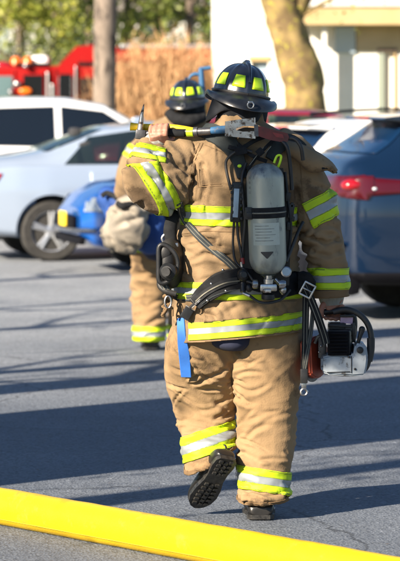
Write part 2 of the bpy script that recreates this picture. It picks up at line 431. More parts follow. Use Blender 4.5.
def leaf_mat(name, a, b_, tr=.35):
    m = bpy.data.materials.new(name); m.use_nodes = True; nt = m.node_tree; N = nt.nodes; L = nt.links
    b = N['Principled BSDF']; out = N['Material Output']
    g = N.new('ShaderNodeNewGeometry'); n = N.new('ShaderNodeMix'); n.data_type = 'RGBA'
    L.new(g.outputs['Random Per Island'], n.inputs[0]); n.inputs[6].default_value = (*a, 1); n.inputs[7].default_value = (*b_, 1)
    L.new(n.outputs[2], b.inputs['Base Color']); b.inputs['Roughness'].default_value = .55
    t = N.new('ShaderNodeBsdfTranslucent'); L.new(n.outputs[2], t.inputs[0]); mx = N.new('ShaderNodeMixShader'); mx.inputs[0].default_value = tr
    L.new(b.outputs[0], mx.inputs[1]); L.new(t.outputs[0], mx.inputs[2]); L.new(mx.outputs[0], out.inputs[0]); M[name] = m
leaf_mat('leaf_yellow', (.42, .40, .06), (.20, .25, .035))
leaf_mat('leaf_green', (.28, .31, .06), (.10, .15, .03))
leaf_mat('leaf_dark', (.05, .065, .02), (.025, .035, .015), .08)
leaf_mat('grass_blade', (.10, .16, .03), (.16, .17, .05))
# asphalt
m = bpy.data.materials.new('asphalt'); M['asphalt'] = m; m.use_nodes = True; nt = m.node_tree; N = nt.nodes; L = nt.links; b = N['Principled BSDF']
tc = N.new('ShaderNodeTexCoord')
def nz(scale, det=5, rough=.6):
    n = N.new('ShaderNodeTexNoise'); n.inputs['Scale'].default_value = scale; n.inputs['Detail'].default_value = det; n.inputs['Roughness'].default_value = rough; L.new(tc.outputs['Object'], n.inputs[0]); return n.outputs[0]
def ramp(s, stops):
    r = N.new('ShaderNodeValToRGB'); L.new(s, r.inputs[0]); e = r.color_ramp.elements
    while len(e) < len(stops): e.new(.5)
    for k, (p, c) in enumerate(stops): e[k].position = p; e[k].color = (*c, 1)
    return r.outputs[0]
def mix(f, a, b2, typ='MIX'):
    x = N.new('ShaderNodeMix'); x.data_type = 'RGBA'; x.blend_type = typ
    for s, i in ((f, 0), (a, 6), (b2, 7)):
        if hasattr(s, 'links'): L.new(s, x.inputs[i])
        else: x.inputs[i].default_value = s if i == 0 else (*s, 1)
    return x.outputs[2]
base = ramp(nz(.9, 6), [(.3, (.105, .121, .147)), (.7, (.150, .168, .196))])
vor = N.new('ShaderNodeTexVoronoi'); vor.inputs['Scale'].default_value = 90; L.new(tc.outputs['Object'], vor.inputs[0])
agg = ramp(vor.outputs['Color'], [(.15, (.45, .45, .45)), (.5, (.95, .95, .95)), (.93, (1.15, 1.14, 1.12)), (.985, (2.6, 2.5, 2.4))])
col = mix(.85, base, agg, 'MULTIPLY')
st = ramp(nz(2.3, 8, .7), [(.60, (0, 0, 0)), (.72, (1, 1, 1))]); col = mix(st, col, mix(.5, col, (.05, .05, .052)))
wv = N.new('ShaderNodeTexNoise'); wv.inputs['Scale'].default_value = 3; wv.inputs['Detail'].default_value = 6; L.new(tc.outputs['Object'], wv.inputs[0])
wa = N.new('ShaderNodeMix'); wa.data_type = 'RGBA'; wa.blend_type = 'ADD'; wa.inputs[0].default_value = .35; L.new(tc.outputs['Object'], wa.inputs[6]); L.new(wv.outputs[1], wa.inputs[7])
ve = N.new('ShaderNodeTexVoronoi'); ve.feature = 'DISTANCE_TO_EDGE'; ve.inputs['Scale'].default_value = .42; L.new(wa.outputs[2], ve.inputs[0])
ck = N.new('ShaderNodeMapRange'); L.new(ve.outputs['Distance'], ck.inputs[0]); ck.inputs[1].default_value = .0012; ck.inputs[2].default_value = .005; ck.inputs[3].default_value = .65; ck.inputs[4].default_value = 0
col = mix(ck.outputs[0], col, (.022, .023, .025))
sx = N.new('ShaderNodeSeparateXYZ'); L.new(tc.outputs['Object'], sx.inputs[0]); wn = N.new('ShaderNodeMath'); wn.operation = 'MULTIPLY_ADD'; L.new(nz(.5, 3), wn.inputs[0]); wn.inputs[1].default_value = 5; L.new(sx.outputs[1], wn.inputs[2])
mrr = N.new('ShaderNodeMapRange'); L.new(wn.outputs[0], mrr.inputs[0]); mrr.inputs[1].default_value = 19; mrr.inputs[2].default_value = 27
col = mix(mrr.outputs[0], col, mix(1.0, col, (1.95, 1.84, 1.68), 'MULTIPLY'))   # sunlit brightness of the far lot painted in: colour lightens with distance
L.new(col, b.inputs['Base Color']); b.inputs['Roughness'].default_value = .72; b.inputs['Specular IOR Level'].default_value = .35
bp = N.new('ShaderNodeBump'); bp.inputs['Strength'].default_value = .9; bp.inputs['Distance'].default_value = .004; L.new(vor.outputs['Distance'], bp.inputs['Height'])
bp2 = N.new('ShaderNodeBump'); bp2.inputs['Strength'].default_value = .6; bp2.inputs['Distance'].default_value = .01; L.new(nz(25, 4), bp2.inputs['Height']); L.new(bp.outputs[0], bp2.inputs['Normal']); L.new(bp2.outputs[0], b.inputs['Normal'])
mat('grass_ground', (.09, .12, .03), .95, 0, (.16, .14, .06), 2, 1, 40)
X3, Y3, Z3 = V((1, 0, 0)), V((0, 1, 0)), V((0, 0, 1))
def sc(px, Y): return px/F_PX*Y
def hring(px, py, hw, hd, Y, tilt=0.):
    return (P(px, py, Y), sc(hw, Y), hd, X3, (Y3+Z3*tilt).normalized())
def limb_rings(pts, radii, ref):
    """rings across a bent limb; radii = (in ref direction, across)"""
    out = []; n = len(pts)
    for i in range(n):
        t = (pts[min(i+1, n-1)]-pts[max(i-1, 0)]).normalized(); u = (V(ref)-t*V(ref).dot(t)).normalized(); w = t.cross(u)
        out.append((pts[i], radii[i][0], radii[i][1], u, w))
    return out

def grip_hand(mb, c, A, W, wrist, rb, thumb=1, side=1):
    """hand closed round a bar: A bar axis, W from bar to wrist, fingers wrap towards side*(A x W)"""
    A = V(A).normalized(); W = V(W); W = (W-A*W.dot(A)).normalized(); S = A.cross(W)*side
    Rr = rb+.010
    def at(off, th, r): return c+A*off+(W*math.cos(th)+S*math.sin(th))*r
    # palm: short flattened tube from the wrist to the knuckles
    kn = at(0, R(55), Rr+.016); mid = at(0, R(-5), Rr+.014)
    mb.tube([wrist, wrist.lerp(mid, .55), mid, kn], [.029, .034, .036, .030], 14, ref=tuple(A), flat=(1.22, .46))
    for i, (ln, r) in enumerate(((.93, .0098), (1.0, .0102), (.96, .0098), (.82, .0086))):
        off = thumb*(.033-.022*i)
        mb.tube([at(off*.9, R(35), Rr+.010), at(off, R(75), Rr+.008), at(off, R(75+60*ln), Rr+.001), at(off*.97, R(75+115*ln), Rr), at(off*.95, R(75+150*ln), Rr)],
                [r*1.12, r*1.08, r, r*.94, r*.8], 10, sub=3)
        mb.ell(at(off, R(72), Rr+.010), (r*1.15,)*3, 8, 6)
    o = thumb*.036
    mb.tube([wrist.lerp(mid, .5)+A*o*.5, at(o*1.25, R(-35), Rr+.014), at(o*1.35, R(-85), Rr+.004), at(o*1.15, R(-135), Rr)], [.014, .013, .0115, .009], 10, sub=3)

def head_mesh(mb, c, fwd, s=1.0):
    f = V(fwd).normalized(); rt = f.cross(Z3).normalized(); Mx = Matrix((rt, f, Z3)).transposed()
    def q(x, y, z): return c+Mx @ V((x*s, y*s, z*s))
    mb.ell(q(0, -.008, .025), (.076*s, .096*s, .092*s), 24, 16, Mx)
    mb.ell(q(0, .03, -.045), (.058*s, .06*s, .068*s), 20, 12, Mx)
    mb.ell(q(0, .075, -.088), (.026*s, .02*s, .02*s), 12, 8, Mx)          # chin
    mb.tube([q(0, .088, .022), q(0, .104, -.008), q(0, .113, -.02), q(0, .096, -.03)], [.009, .012, .015, .011], 10)
    mb.ell(q(0, .082, .04), (.05*s, .016*s, .012*s), 12, 8, Mx)            # brow
    for sx in (-1, 1):
        mb.ell(q(sx*.078, -.005, -.005), (.010*s, .02*s, .032*s), 12, 8, Mx)
        mb.ell(q(sx*.05, .062, -.025), (.02*s, .02*s, .02*s), 12, 8, Mx)
        mb.ell(q(sx*.013, .106, -.027), (.009*s, .009*s, .008*s), 8, 6, Mx)
    mb.tube([q(-.026, .086, -.056), q(0, .094, -.053), q(.026, .086, -.056)], [.006, .009, .006], 8)
    mb.tube([q(-.022, .085, -.067), q(0, .092, -.069), q(.022, .085, -.067)], [.006, .01, .006], 8)
    return q, Mx

def make_helmet(owner, c, rot, scale=1.0, ring=True):
    """traditional ribbed fire helmet; local -y is the back; built at c with rotation rot"""
    T = Matrix.Translation(c) @ rot.to_matrix().to_4x4() @ Matrix.Scale(scale, 4)
    def tr(v): return T @ V(v)
    rx, ry, rz = .116, .142, .138
    def dome(az, el, k=1.0):      # az 0 = back
        e = math.cos(el); z = math.sin(el)
        e = e**.82 if e > 1e-6 else 0
        return V((math.sin(az)*e*rx*k, -math.cos(az)*e*ry*k, z*rz*k))
    mb = MB(); vs = []; fs = []; na, ne = 96, 26
    for j in range(ne+1):
        for i in range(na):
            az = 2*math.pi*i/na; el = math.pi/2*j/ne
            k = 1+.035*math.exp(-((((az*4/math.pi+.5) % 1)-.5)*8)**2)*max(math.cos(el), 0)**.4*(1 if j < ne-1 else 0)   # eight raised seams
            vs.append(tr(dome(az, el, k)))
    for j in range(ne):
        for i in range(na): fs.append((j*na+i, j*na+(i+1) % na, (j+1)*na+(i+1) % na, (j+1)*na+i))
    fs.append(tuple(reversed(range(na)))); mb.add(vs, fs)
    h = mb.build('helmet', M['helmet'], owner)
    # comb along the top
    m2 = MB(); pts = [tr(dome(0, R(a), 1.035)) for a in (25, 45, 65, 80)]+[tr((0, 0, rz*1.06))]+[tr(dome(math.pi, R(a), 1.035)) for a in (80, 60, 35)]
    m2.tube(pts, [.006, .007, .009, .010, .011, .010, .009, .007], 10, sub=4); m2.ell(tr((0, -.012, rz*1.07)), (.013, .016, .009)); m2.build('comb', M['helmet'], h)
    # brim: long at the back, turned-down edge
    m3 = MB(); vs = []; fs = []; n = 96
    prof = [(0, .012), (.25, .004), (.6, -.001), (.85, -.004), (1, -.012), (1.03, -.022), (.97, -.026), (.82, -.014), (.5, -.010), (0, -.006)]
    for i in range(n):
        az = 2*math.pi*i/n; back = max(0, math.cos(az)); fr = max(0, -math.cos(az))
        wd = .030+.052*back**1.6+.020*fr**2; drop = .016-.046*back**1.5-.03*fr
        b = dome(az, 0, 1.0); d = V((b.x, b.y, 0)).normalized()
        for (a, z) in prof: vs.append(tr(b+d*(wd*a)+V((0, 0, z+drop*a*a))))
    m = len(prof)
    for i in range(n):
        for k in range(m): fs.append((i*m+k, ((i+1) % n)*m+k, ((i+1) % n)*m+(k+1) % m, i*m+(k+1) % m))
    m3.add(vs, fs); m3.build('brim', M['brim'], h)
    m3 = MB(); m3.tube([tr(dome(2*math.pi*i/40, R(5), 1.03)) for i in range(41)], .006, 8, caps=False); m3.build('hat_band', M['rubber'], h)
    for a in (-112, -67, -22, 22, 67, 112):
        m4 = MB(); vs = []; fs = []
        for j in range(5):
            for i in range(7):
                el = R(15.5+23*j/4); half = R(14.5-3.2*j/4); az = R(a)+half*(i/3-1); vs.append(tr(dome(az, el, 1.02+.012)))
        for j in range(4):
            for i in range(6): fs.append((j*7+i, j*7+i+1, (j+1)*7+i+1, (j+1)*7+i))
        m4.add(vs, fs); me = m4.mesh(fix=False)
        bm = bmesh.new(); bm.from_mesh(me); bmesh.ops.solidify(bm, geom=bm.faces[:], thickness=.003); bm.to_mesh(me); bm.free(); put('reflective_panel', me, M['lime_panel'], h)
    if ring:
        m5 = MB(); cc = tr((0, -ry-.086, -.030)); m5.tube([cc+rot.to_matrix() @ V((.013*math.cos(t), -.004, .013*math.sin(t))) for t in np.linspace(0, 2*math.pi, 21)], .0028, 8, caps=False)
        m5.box(cc+V((0, .004, .012)), (.02, .012, .008), bev=.002); m5.build('hang_ring', M['chrome'], h)
    # ear and neck flap below the brim
    m6 = MB(); vs = []; fs = []; n = 40; az0, az1 = R(-118), R(118); rows = 7
    for j in range(rows):
        for i in range(n):
            az = az0+(az1-az0)*i/(n-1); w = 1+.04*math.sin(az*9+j*.5)+.05*math.sin(az*4+1)
            flare = 1-.10*(j/(rows-1))+.16*(j/(rows-1))*abs(math.sin(az))**2
            L_ = .075+.022*math.sin(az*3.1+.6)+.03*abs(math.sin(az))**3
            b = dome(az, 0, .93*flare*w if j else .93); vs.append(tr((b.x, b.y, -L_*j/(rows-1)-.004)))
    for j in range(rows-1):
        for i in range(n-1): fs.append((j*n+i, j*n+i+1, (j+1)*n+i+1, (j+1)*n+i))
    m6.add(vs, fs); me = m6.mesh(fix=False); bm = bmesh.new(); bm.from_mesh(me); bmesh.ops.solidify(bm, geom=bm.faces[:], thickness=.006); bm.to_mesh(me); bm.free()
    put('neck_flap', me, M['flap'], h)
    return h, tr

def boot(name, owner, toe, heel, up, w=.052, shaft=None):
    """boot from its sole line; toe/heel on the sole, up = normal of the sole"""
    f = (toe-heel); L_ = f.length; f.normalize(); up = V(up); up = (up-f*up.dot(f)).normalized(); s = f.cross(up)
    def q(x, y, z): return heel+f*x*L_+s*y+up*z
    mb = MB()
    rings = []
    for x, hw, h in ((-.02, .03, .03), (.02, .038, .05), (.12, .042, .065), (.3, .042, .07), (.5, .043, .062), (.7, .050, .050), (.86, .048, .040), (.97, .036, .03), (1.02, .016, .016)):
        rings.append((q(x, 0, .018+h*.5), hw*w/.052, h*.55, tuple(s), tuple(up)))
    loft(mb, rings, 20, 2, 2.6)
    a0 = q(.17, 0, .09); sd = (shaft-a0).normalized() if shaft is not None else up; fv = (f-sd*f.dot(sd)).normalized(); sv = sd.cross(fv)
    if shaft is not None: sh = [(q(.17, 0, .03), .046, .044, tuple(f), tuple(s)), (a0, .046, .044, tuple(fv), tuple(sv)), (a0+sd*.035, .040, .040, tuple(fv), tuple(sv))]
    else: sh = [(q(.16, 0, z), .050 if z < .1 else .058, .046 if z < .1 else .054, tuple(f), tuple(s)) for z in (.03, .08, .13, .19, .24)]
    loft(mb, sh, 20, 2, 2.2)
    me = fuse(mb, .005, 4); b = put(name, me, M['boot'], owner)
    so = MB(); n = 14; outline = []
    prof = [(-.02, .028), (.03, .040), (.15, .043), (.3, .037), (.45, .038), (.62, .049), (.78, .052), (.9, .044), (.98, .028), (1.02, .008)]
    for x, y in prof: outline.append((x, y))
    top = [q(x, y*w/.052, .022) for x, y in outline]+[q(x, -y*w/.052, .022) for x, y in reversed(outline)]
    bot = [q(x, y*w/.052, .004) for x, y in outline]+[q(x, -y*w/.052, .004) for x, y in reversed(outline)]
    k = len(top); so.add(top+bot, [tuple(range(k)), tuple(reversed(range(k, 2*k)))]+[(i, i+k, (i+1) % k+k, (i+1) % k) for i in range(k)])
    for i in range(12):                                     # lugs
        x = .04+i*.078
        if .33 < x < .44: continue
        hw = float(np.interp(x, [p[0] for p in prof], [p[1] for p in prof]))*.8*w/.052
        for y in (-.62, 0, .62):
            so.box(q(x+(.02 if y == 0 else 0), y*hw, .001), (.014, hw*.46, .009), Matrix((f, s, up)).transposed(), bev=.002)
    so.build('sole', M['sole'], b, smooth=False)
    if shaft is not None: return b
    pl = MB(); pl.tube([q(.16, 0, .0)+f*.062*math.cos(t)*1+s*.056*math.sin(t)+up*.165 for t in np.linspace(0, 2*math.pi, 25)], .004, 8, caps=False)
    pl.tube([q(-.015, .0, z) for z in (.09, .12, .15, .18)], .010, 8, sub=2); pl.build('pull_strap', M['black_web'], b)
    return b

LT = [M['lime_tape'], M['silver_tape'], M['tape_edge']]
# ================================================================= MAIN FIREFIGHTER
Y0 = 13.0
base = V((P(245, 517, Y0).x, Y0, 0))
# key points
l_sh, l_el, l_wr = P(192, 156, 13.0), P(143, 190, 12.86), P(151, 150, 12.93)
r_sh, r_el, r_wr = P(290, 160, 13.0), P(321, 226, 13.0), P(331, 296, 12.98)
bar_c = P(160, 132, 12.90); bar_ax = (P(240, 129, 12.84)-P(141, 134, 12.93)).normalized()
saw_grip = P(334, 313, 12.97)
toe_l, heel_l = P(197, 508, 13.08), P(227.5, 461, 12.89)
toe_r, heel_r = V((P(258, 517, 13.22).x, 13.21, .002)), V((P(261, 517, 12.93).x, 12.92, .002))

def build_body(name, base, head_c, fwd, neck, pelvis, sh, el, wr, hips, knees, ankles, toes, hands, voxel=.0048):
    mb = MB()
    q, Mx = head_mesh(mb, head_c, fwd)
    mb.tube([head_c+V((0, -.01, -.06)), neck, neck+V((0, 0, -.08))], [.062, .066, .09], 16)
    chest = neck.lerp(pelvis, .35)+V((0, 0, 0)); waist = neck.lerp(pelvis, .7)
    loft(mb, [(neck+V((0, 0, -.04)), .10, .07, X3, Y3), (neck+V((0, 0, -.10)), .17, .10, X3, Y3), (chest, .165, .115, X3, Y3), (waist, .145, .105, X3, Y3), (pelvis, .165, .115, X3, Y3), (pelvis+V((0, 0, -.1)), .15, .10, X3, Y3)], 24, 3)
    for i in (0, 1):
        mb.tube([sh[i], el[i], wr[i]], [.052, .042, .028], 14, sub=4)
        mb.tube([hips[i], knees[i], ankles[i]], [.082, .055, .038], 16, sub=4)
        a = ankles[i]; mb.tube([a, a.lerp(toes[i], .5), toes[i]], [.036, .036, .024], 12, sub=3)
        hands[i](mb)
    me = fuse(mb, voxel, 3, .4)
    o = put(name, me, M['skin'], base=base)
    e = MB()
    for sx in (-1, 1):
        e = MB(); e.ell(q(sx*.031, .078, .012), (.012, .012, .012), 16, 10); e.build('eye', M['eye'], o)
    hb = MB(); hb.ell(q(0, -.018, .03), (.081, .094, .092), 24, 16, Mx); hm = hb.mesh()
    cut(hm, [(q(0, .045, 0), tuple(Mx @ V((0, 1, .15))), lambda c: True)]); put('hair', hm, M['hair'], o)
    return o

neck_m = P(240, 132, 13.0); head_m = P(241, 101, 13.02)
person = build_body('person', base, head_m, (0.15, 1, 0), neck_m, P(240, 318, 13.02), (l_sh, r_sh), (l_el, r_el), (l_wr, r_wr),
    (P(212, 335, 13.03), P(262, 335, 13.03)), (P(206, 405, 13.22), P(266, 420, 13.06)), (P(215, 462, 13.03), P(262, 497, 13.0)), (toe_l+V((.01, .03, .05)), toe_r+V((0, -.05, .05))),
    (lambda mb: grip_hand(mb, bar_c, bar_ax, (-.25, -.35, -.8), l_wr+V((.012, 0, .03)), .017, 1, -1),
     lambda mb: grip_hand(mb, saw_grip, (1, -.25, -.1), (-.1, -.15, 1), r_wr+V((0, 0, -.015)), .016, -1, -1)))
tag(person, 'nearest firefighter, walking away in a tan coat with bars on the shoulder and power saw', 'person')

# --- trousers
tb = MB()
loft(tb, [hring(220, 300, 34, .12, 13.04), hring(207, 335, 38, .135, 13.03), hring(202, 362, 37, .13, 13.08), hring(202, 385, 34.5, .12, 13.14), hring(205, 405, 31, .11, 13.17), hring(206, 425, 27, .10, 13.15), hring(208, 442, 25.5, .105, 13.08), hring(210, 456, 25, .10, 13.06, .2), hring(210, 470, 25, .095, 13.045, .2), hring(209, 486, 25, .09, 13.04, .2)])
loft(tb, [hring(256, 300, 36, .12, 13.04), hring(264, 335, 38, .135, 13.03), hring(266, 365, 34.5, .13, 13.05), hring(267, 400, 30.5, .12, 13.06), hring(266.5, 435, 28, .112, 13.05), hring(265, 462, 25.5, .105, 13.03), hring(264, 486, 24.5, .10, 13.01), hring(262, 500, 24, .11, 13.01), hring(261, 512, 23, .11, 13.02)])
loft(tb, [hring(238, 290, 58, .13, 13.03), hring(238, 325, 60, .135, 13.03), hring(236, 338, 30, .12, 13.04), hring(236, 347, 10, .07, 13.06)])
# cloth piling over the boots
tb.tube([P(243, 497, 12.92), P(262, 500, 12.895), P(283, 496, 12.94)], .018, 10)
tb.tube([P(190, 472, 12.99), P(206, 466, 12.96), P(218, 462, 12.965)], .014, 10)
tm = fuse(tb, .0058, 6)
folds(tm, [(P(206, 335, 13.05), P(204, 400, 13.14), (.55, 0, 1), 13, 4.5, .013), (P(204, 395, 13.14), P(211, 480, 12.98), (.25, 0, 1), 17, 5, .015),
           (P(262, 335, 13.04), P(266, 410, 13.05), (-.35, 0, 1), 9, 4, .011), (P(266, 410, 13.05), P(263, 480, 13.02), (-.2, 0, 1), 13, 5, .012), (P(263, 480, 13.02), P(263, 515, 13.02), (.05, 0, 1), 24, 6, .016)], 2.3)
KL = P(203, 395, 13.14); KR = P(266, 412, 13.05)
creases(tm, [(P(206, 335, 13.04), KL, 24, (-50, 35), (.06, .24), (.004, .011), (.005, .012), .22), (KL, P(211, 475, 13.05), 34, (-30, 30), (.05, .18), (.004, .011), (.005, .010), .2),
             (P(263, 335, 13.04), KR, 22, (-45, 45), (.06, .26), (.003, .009), (.005, .012), .22), (KR, P(264, 470, 13.03), 26, (-35, 35), (.05, .2), (.003, .010), (.005, .011), .2), (P(264, 478, 13.02), P(262, 512, 13.02), 26, (-18, 18), (.06, .18), (.005, .010), (.006, .009), .2)], 5)
leg_l = lambda c: c.x < P(236, 400, 13).x
leg_r = lambda c: c.x >= P(236, 400, 13).x
CL = (P(210, 467, 12.95), (.52, .22, -1)); CR = (P(262, 504, 12.92), (.03, .12, -1))
cut(tm, [(*CL, lambda c: leg_l(c) and c.z < .42), (*CR, lambda c: leg_r(c) and c.z < .3)])
tmw = tm.copy()
trousers = put('trousers', tm, M['trouser_cloth'], person)
put('reflective_band', band(tmw, P(208, 442, 13.02), (-.34, .1, 1), .104, lambda c, n: leg_l(c) and c.z < .5), LT, trousers)
put('reflective_band', band(tmw, P(264, 480, 13.0), (.16, .1, 1), .092, lambda c, n: leg_r(c) and c.z < .4), LT, trousers)
# cuff hems
for c_, no_, pr_ in ((*CL, lambda c, n: leg_l(c) and c.z < .42), (*CR, lambda c, n: leg_r(c) and c.z < .3)):
    a_ = V(no_).normalized(); put('cuff_binding', extract(tmw, [(c_-a_*.001, a_), (c_-a_*.016, -a_)], pr_, .002, .002), M['tan_stitch'], trousers)

# --- coat
cb = MB()
loft(cb, [hring(240, 116, 20, .085, 13.0), hring(240, 124, 25, .10, 13.0), hring(240, 131, 36, .115, 13.0), hring(240, 138, 52, .135, 13.0), hring(240, 150, 60, .155, 12.995), hring(240, 170, 61, .165, 12.99), hring(239, 195, 59, .165, 12.99), hring(238, 220, 58, .165, 13.0),
          hring(237, 248, 59, .165, 13.0), hring(237, 275, 61, .17, 13.01), hring(237, 300, 64, .178, 13.02), hring(238, 325, 65, .185, 13.02), hring(239, 348, 66, .19, 13.02)], 36)
loft(cb, limb_rings([P(213, 150, 13.0), P(192, 156, 12.99), P(168, 172, 12.93), P(147, 189, 12.87), P(137, 197, 12.85)], [(.085, .09), (.100, .110), (.112, .125), (.105, .118), (.055, .065)], (0, -1, 0)), 24)
loft(cb, limb_rings([P(150, 194, 12.86), P(141, 180, 12.86), P(145, 163, 12.88), P(149, 150, 12.91), P(151, 145, 12.925)], [(.07, .075), (.080, .078), (.066, .058), (.052, .048), (.046, .044)], (0, -1, 0)), 24)
loft(cb, limb_rings([P(272, 148, 13.0), P(292, 160, 13.0), P(305, 185, 13.0), P(315, 212, 13.0), P(323, 240, 13.0), P(328, 268, 12.99), P(330, 300, 12.98)], [(.09, .09), (.105, .10), (.10, .093), (.095, .088), (.088, .082), (.078, .074), (.070, .068)], (0, -1, 0)), 24)
cm = fuse(cb, .0064, 7)
folds(cm, [(P(240, 150, 13), P(240, 190, 13), (1, 0, .5), 9, 3, .012), (P(200, 190, 13), P(205, 260, 13), (.6, 0, 1), 8, 3, .015), (P(238, 200, 13), P(238, 270, 13), (.5, 0, 1), 9, 3, .011), (P(238, 275, 13), P(238, 340, 13), (1, 0, .15), 8, 3, .010), (P(285, 200, 13), P(285, 330, 13), (-.5, 0, 1), 9, 3, .010),
           (l_sh, l_el, (.8, 0, .6), 11, 3.5, .016), (l_el, l_wr, (.1, 0, 1), 14, 4, .012), (r_sh, r_el, (.3, 0, 1), 11, 4, .012), (r_el, r_wr, (.2, 0, 1), 17, 4, .013)], 7.1)
creases(cm, [(P(205, 150, 13), P(205, 200, 13), 14, (30, 120), (.06, .22), (.003, .008), (.005, .012), .2), (P(225, 150, 13), P(225, 205, 13), 8, (-40, 60), (.06, .2), (.003, .006), (.005, .010), .3), (P(238, 225, 13), P(238, 272, 13), 30, (-40, 40), (.06, .24), (.004, .010), (.005, .011), .3), (P(238, 285, 13), P(238, 340, 13), 16, (-20, 60), (.08, .2), (.004, .008), (.007, .012), .3),
             (l_sh, l_el, 14, (-30, 40), (.10, .22), (.007, .015), (.008, .014), .16), (P(145, 185, 12.86), l_wr, 10, (-30, 30), (.06, .16), (.006, .012), (.007, .011), .12), (r_sh.lerp(r_el, .45), r_el, 10, (-45, 30), (.08, .2), (.006, .012), (.008, .013), .14), (r_el, r_wr, 16, (-30, 30), (.07, .18), (.006, .012), (.007, .011), .13)], 12)
# deliberate drag creases from the armpit and pocket flap edges
v_, n_ = get_vn(cm)
def crease(pts, amp, w):
    global v_
    d = np.full(len(v_), 9.)
    for a, b in zip(pts[:-1], pts[1:]):
        a = np.array(a); b = np.array(b); t = np.clip(((v_-a)@(b-a))/((b-a)@(b-a)), 0, 1); d = np.minimum(d, np.linalg.norm(v_-(a+t[:, None]*(b-a)), axis=1))
    v_ = v_+n_*((-amp*np.exp(-(d/w)**2)+amp*.55*np.exp(-((d-1.9*w)/w)**2)))[:, None]
YB = 12.84
crease([P(186, 150, 12.9), P(182, 180, 12.87), P(176, 212, 12.87)], .015, .013)
crease([P(192, 172, 12.86), P(190, 205, 12.84)], .014, .010)
crease([P(203, 165, 12.85), P(206, 185, 12.84), P(200, 204, 12.84)], .010, .010)
crease([P(186, 262, 12.87), P(205, 254, 12.84), P(228, 258, 12.83)], .014, .011)
crease([P(180, 240, 12.9), P(198, 236, 12.86), P(214, 242, 12.84)], .011, .010)
crease([P(178, 300, 12.9), P(196, 312, 12.85), P(215, 316, 12.84)], .012, .010)
crease([P(136, 172, 12.82), P(150, 168, 12.80), P(163, 160, 12.83)], .018, .012)
crease([P(296, 190, 12.9), P(300, 215, 12.9), P(298, 245, 12.93)], .012, .012)
crease([P(312, 236, 12.92), P(326, 244, 12.91), P(338, 240, 12.93)], .012, .010)
crease([P(314, 252, 12.92), P(328, 256, 12.91), P(340, 252, 12.93)], .010, .009)
set_v(cm, v_)
hem_n = V((.09, 0, -1)).normalized(); hem_c = P(245, 338.5, 12.84)
cut(cm, [(hem_c, tuple(hem_n), lambda c: c.z < .95), (P(331, 297, 12.98), (.05, 0, -1), lambda c: c.x > P(308, 290, 13).x and c.z < 1.15 and c.z > .85), (P(151, 147, 12.92), tuple((l_wr-P(145, 165, 12.88)).normalized()), lambda c: c.x < P(166, 150, 13).x and c.z > 1.45)])
cmw = cm.copy()
coat = put('coat', cm, M['tan_cloth'], person)
def seg_d(c, a, b):
    d = b-a; t = max(0, min(1, (c-a).dot(d)/d.length_squared)); return (c-(a+d*t)).length
inarm_l = lambda c: c.x < P(180, 200, 13).x
inarm_r = lambda c: c.x > P(299, 200, 13).x
body_ = lambda c, n: (not inarm_l(c)) and (not inarm_r(c))
put('reflective_band', band(cmw, P(240, 216.5, 12.84), (.02, 0, 1), .082, None, [(P(181, 200, 12.84), (-1, 0, 0)), (P(298, 200, 12.84), (1, 0, 0))]), LT, coat)
put('reflective_band', band(cmw, P(240, 291.5, 12.84), (0, 0, 1), .070, None, [(P(305, 200, 12.84), (1, 0, 0))]), LT, coat)
put('reflective_band', band(cmw, hem_c-hem_n*.046, tuple(-hem_n), .072, lambda c, n: c.z < 1, [(P(189, 300, 12.84), (-1, 0, 0)), (P(306, 300, 12.84), (1, 0, 0))]), LT, coat)
put('reflective_band', band(cmw, P(156, 187, 12.85), (.80, .25, .52), .092, None, [(P(150, 161.5, 12.86), (-.12, 0, 1)), (P(180, 200, 13), (1, 0, 0)), (P(180, 219, 12.9), (0, 0, -1))]), LT, coat)
put('reflective_band', band(cmw, P(150, 153.5, 12.89), (.22, .1, 1), .062, lambda c, n: c.z > 1.36, [(P(166, 150, 12.9), (1, 0, 0))]), LT, coat)
put('reflective_band', band(cmw, P(317, 210, 12.99), (.42, 0, -.80), .112, lambda c, n: c.z > 1.1, [(P(300, 200, 13), (-.9, 0, -.42))]), LT, coat)
put('reflective_band', band(cmw, P(329, 278, 12.99), (0, 0, 1), .086, lambda c, n: c.x > P(308, 200, 13).x), LT, coat)
# back pocket of doubled cloth, with puckers
put('back_patch', extract(cmw, [(P(204, 310, 12.84), (-1, 0, 0)), (P(296, 310, 12.84), (1, 0, 0)), (P(250, 302, 12.84), (0, 0, 1)), (P(250, 318, 12.84), (.09, 0, -1))], lambda c, n: n.y < -.2, .003, .003,
    bulge=lambda c: .0035*math.sin(c.x*75+2*math.sin(c.z*60))+.002*math.sin(c.x*160+c.z*90)), M['tan_cloth'], coat)
put('cuff_tab', extract(cmw, [(P(331, 296.5, 12.98), (.05, 0, -1)), (P(331, 289, 12.98), (-.05, 0, 1))], lambda c, n: c.x > P(308, 290, 13).x and .85 < c.z < 1.15, .003, .003), M['tan_stitch'], coat)
sb = MB()
bvh = BVHTree.FromObject(coat, bpy.context.evaluated_depsgraph_get())
coat_bvh = BVHTree.FromPolygons([v.co+org[coat] for v in cm.vertices], [tuple(p.vertices) for p in cm.polygons])
trou_bvh = BVHTree.FromPolygons([v.co+org[trousers] for v in tm.vertices], [tuple(p.vertices) for p in tm.polygons])
def on(px, py, off=.004, which=None, default=12.85):
    o = V((0, 0, CAM_Z)); d = V(((px-200)/F_PX, 1, -(py-HOR)/F_PX)).normalized(); best = None
    for b in ([which] if which else [coat_bvh, trou_bvh]):
        h = b.ray_cast(o, d)
        if h[0] is not None and (best is None or h[3] < best[3]): best = h
    if best is None: return P(px, py, default), V((0, -1, 0))
    n = best[1]; n = n if n.y < 0 else -n
    n = (n+V((0, -.8, 0))).normalized()
    return best[0]+n*off, n
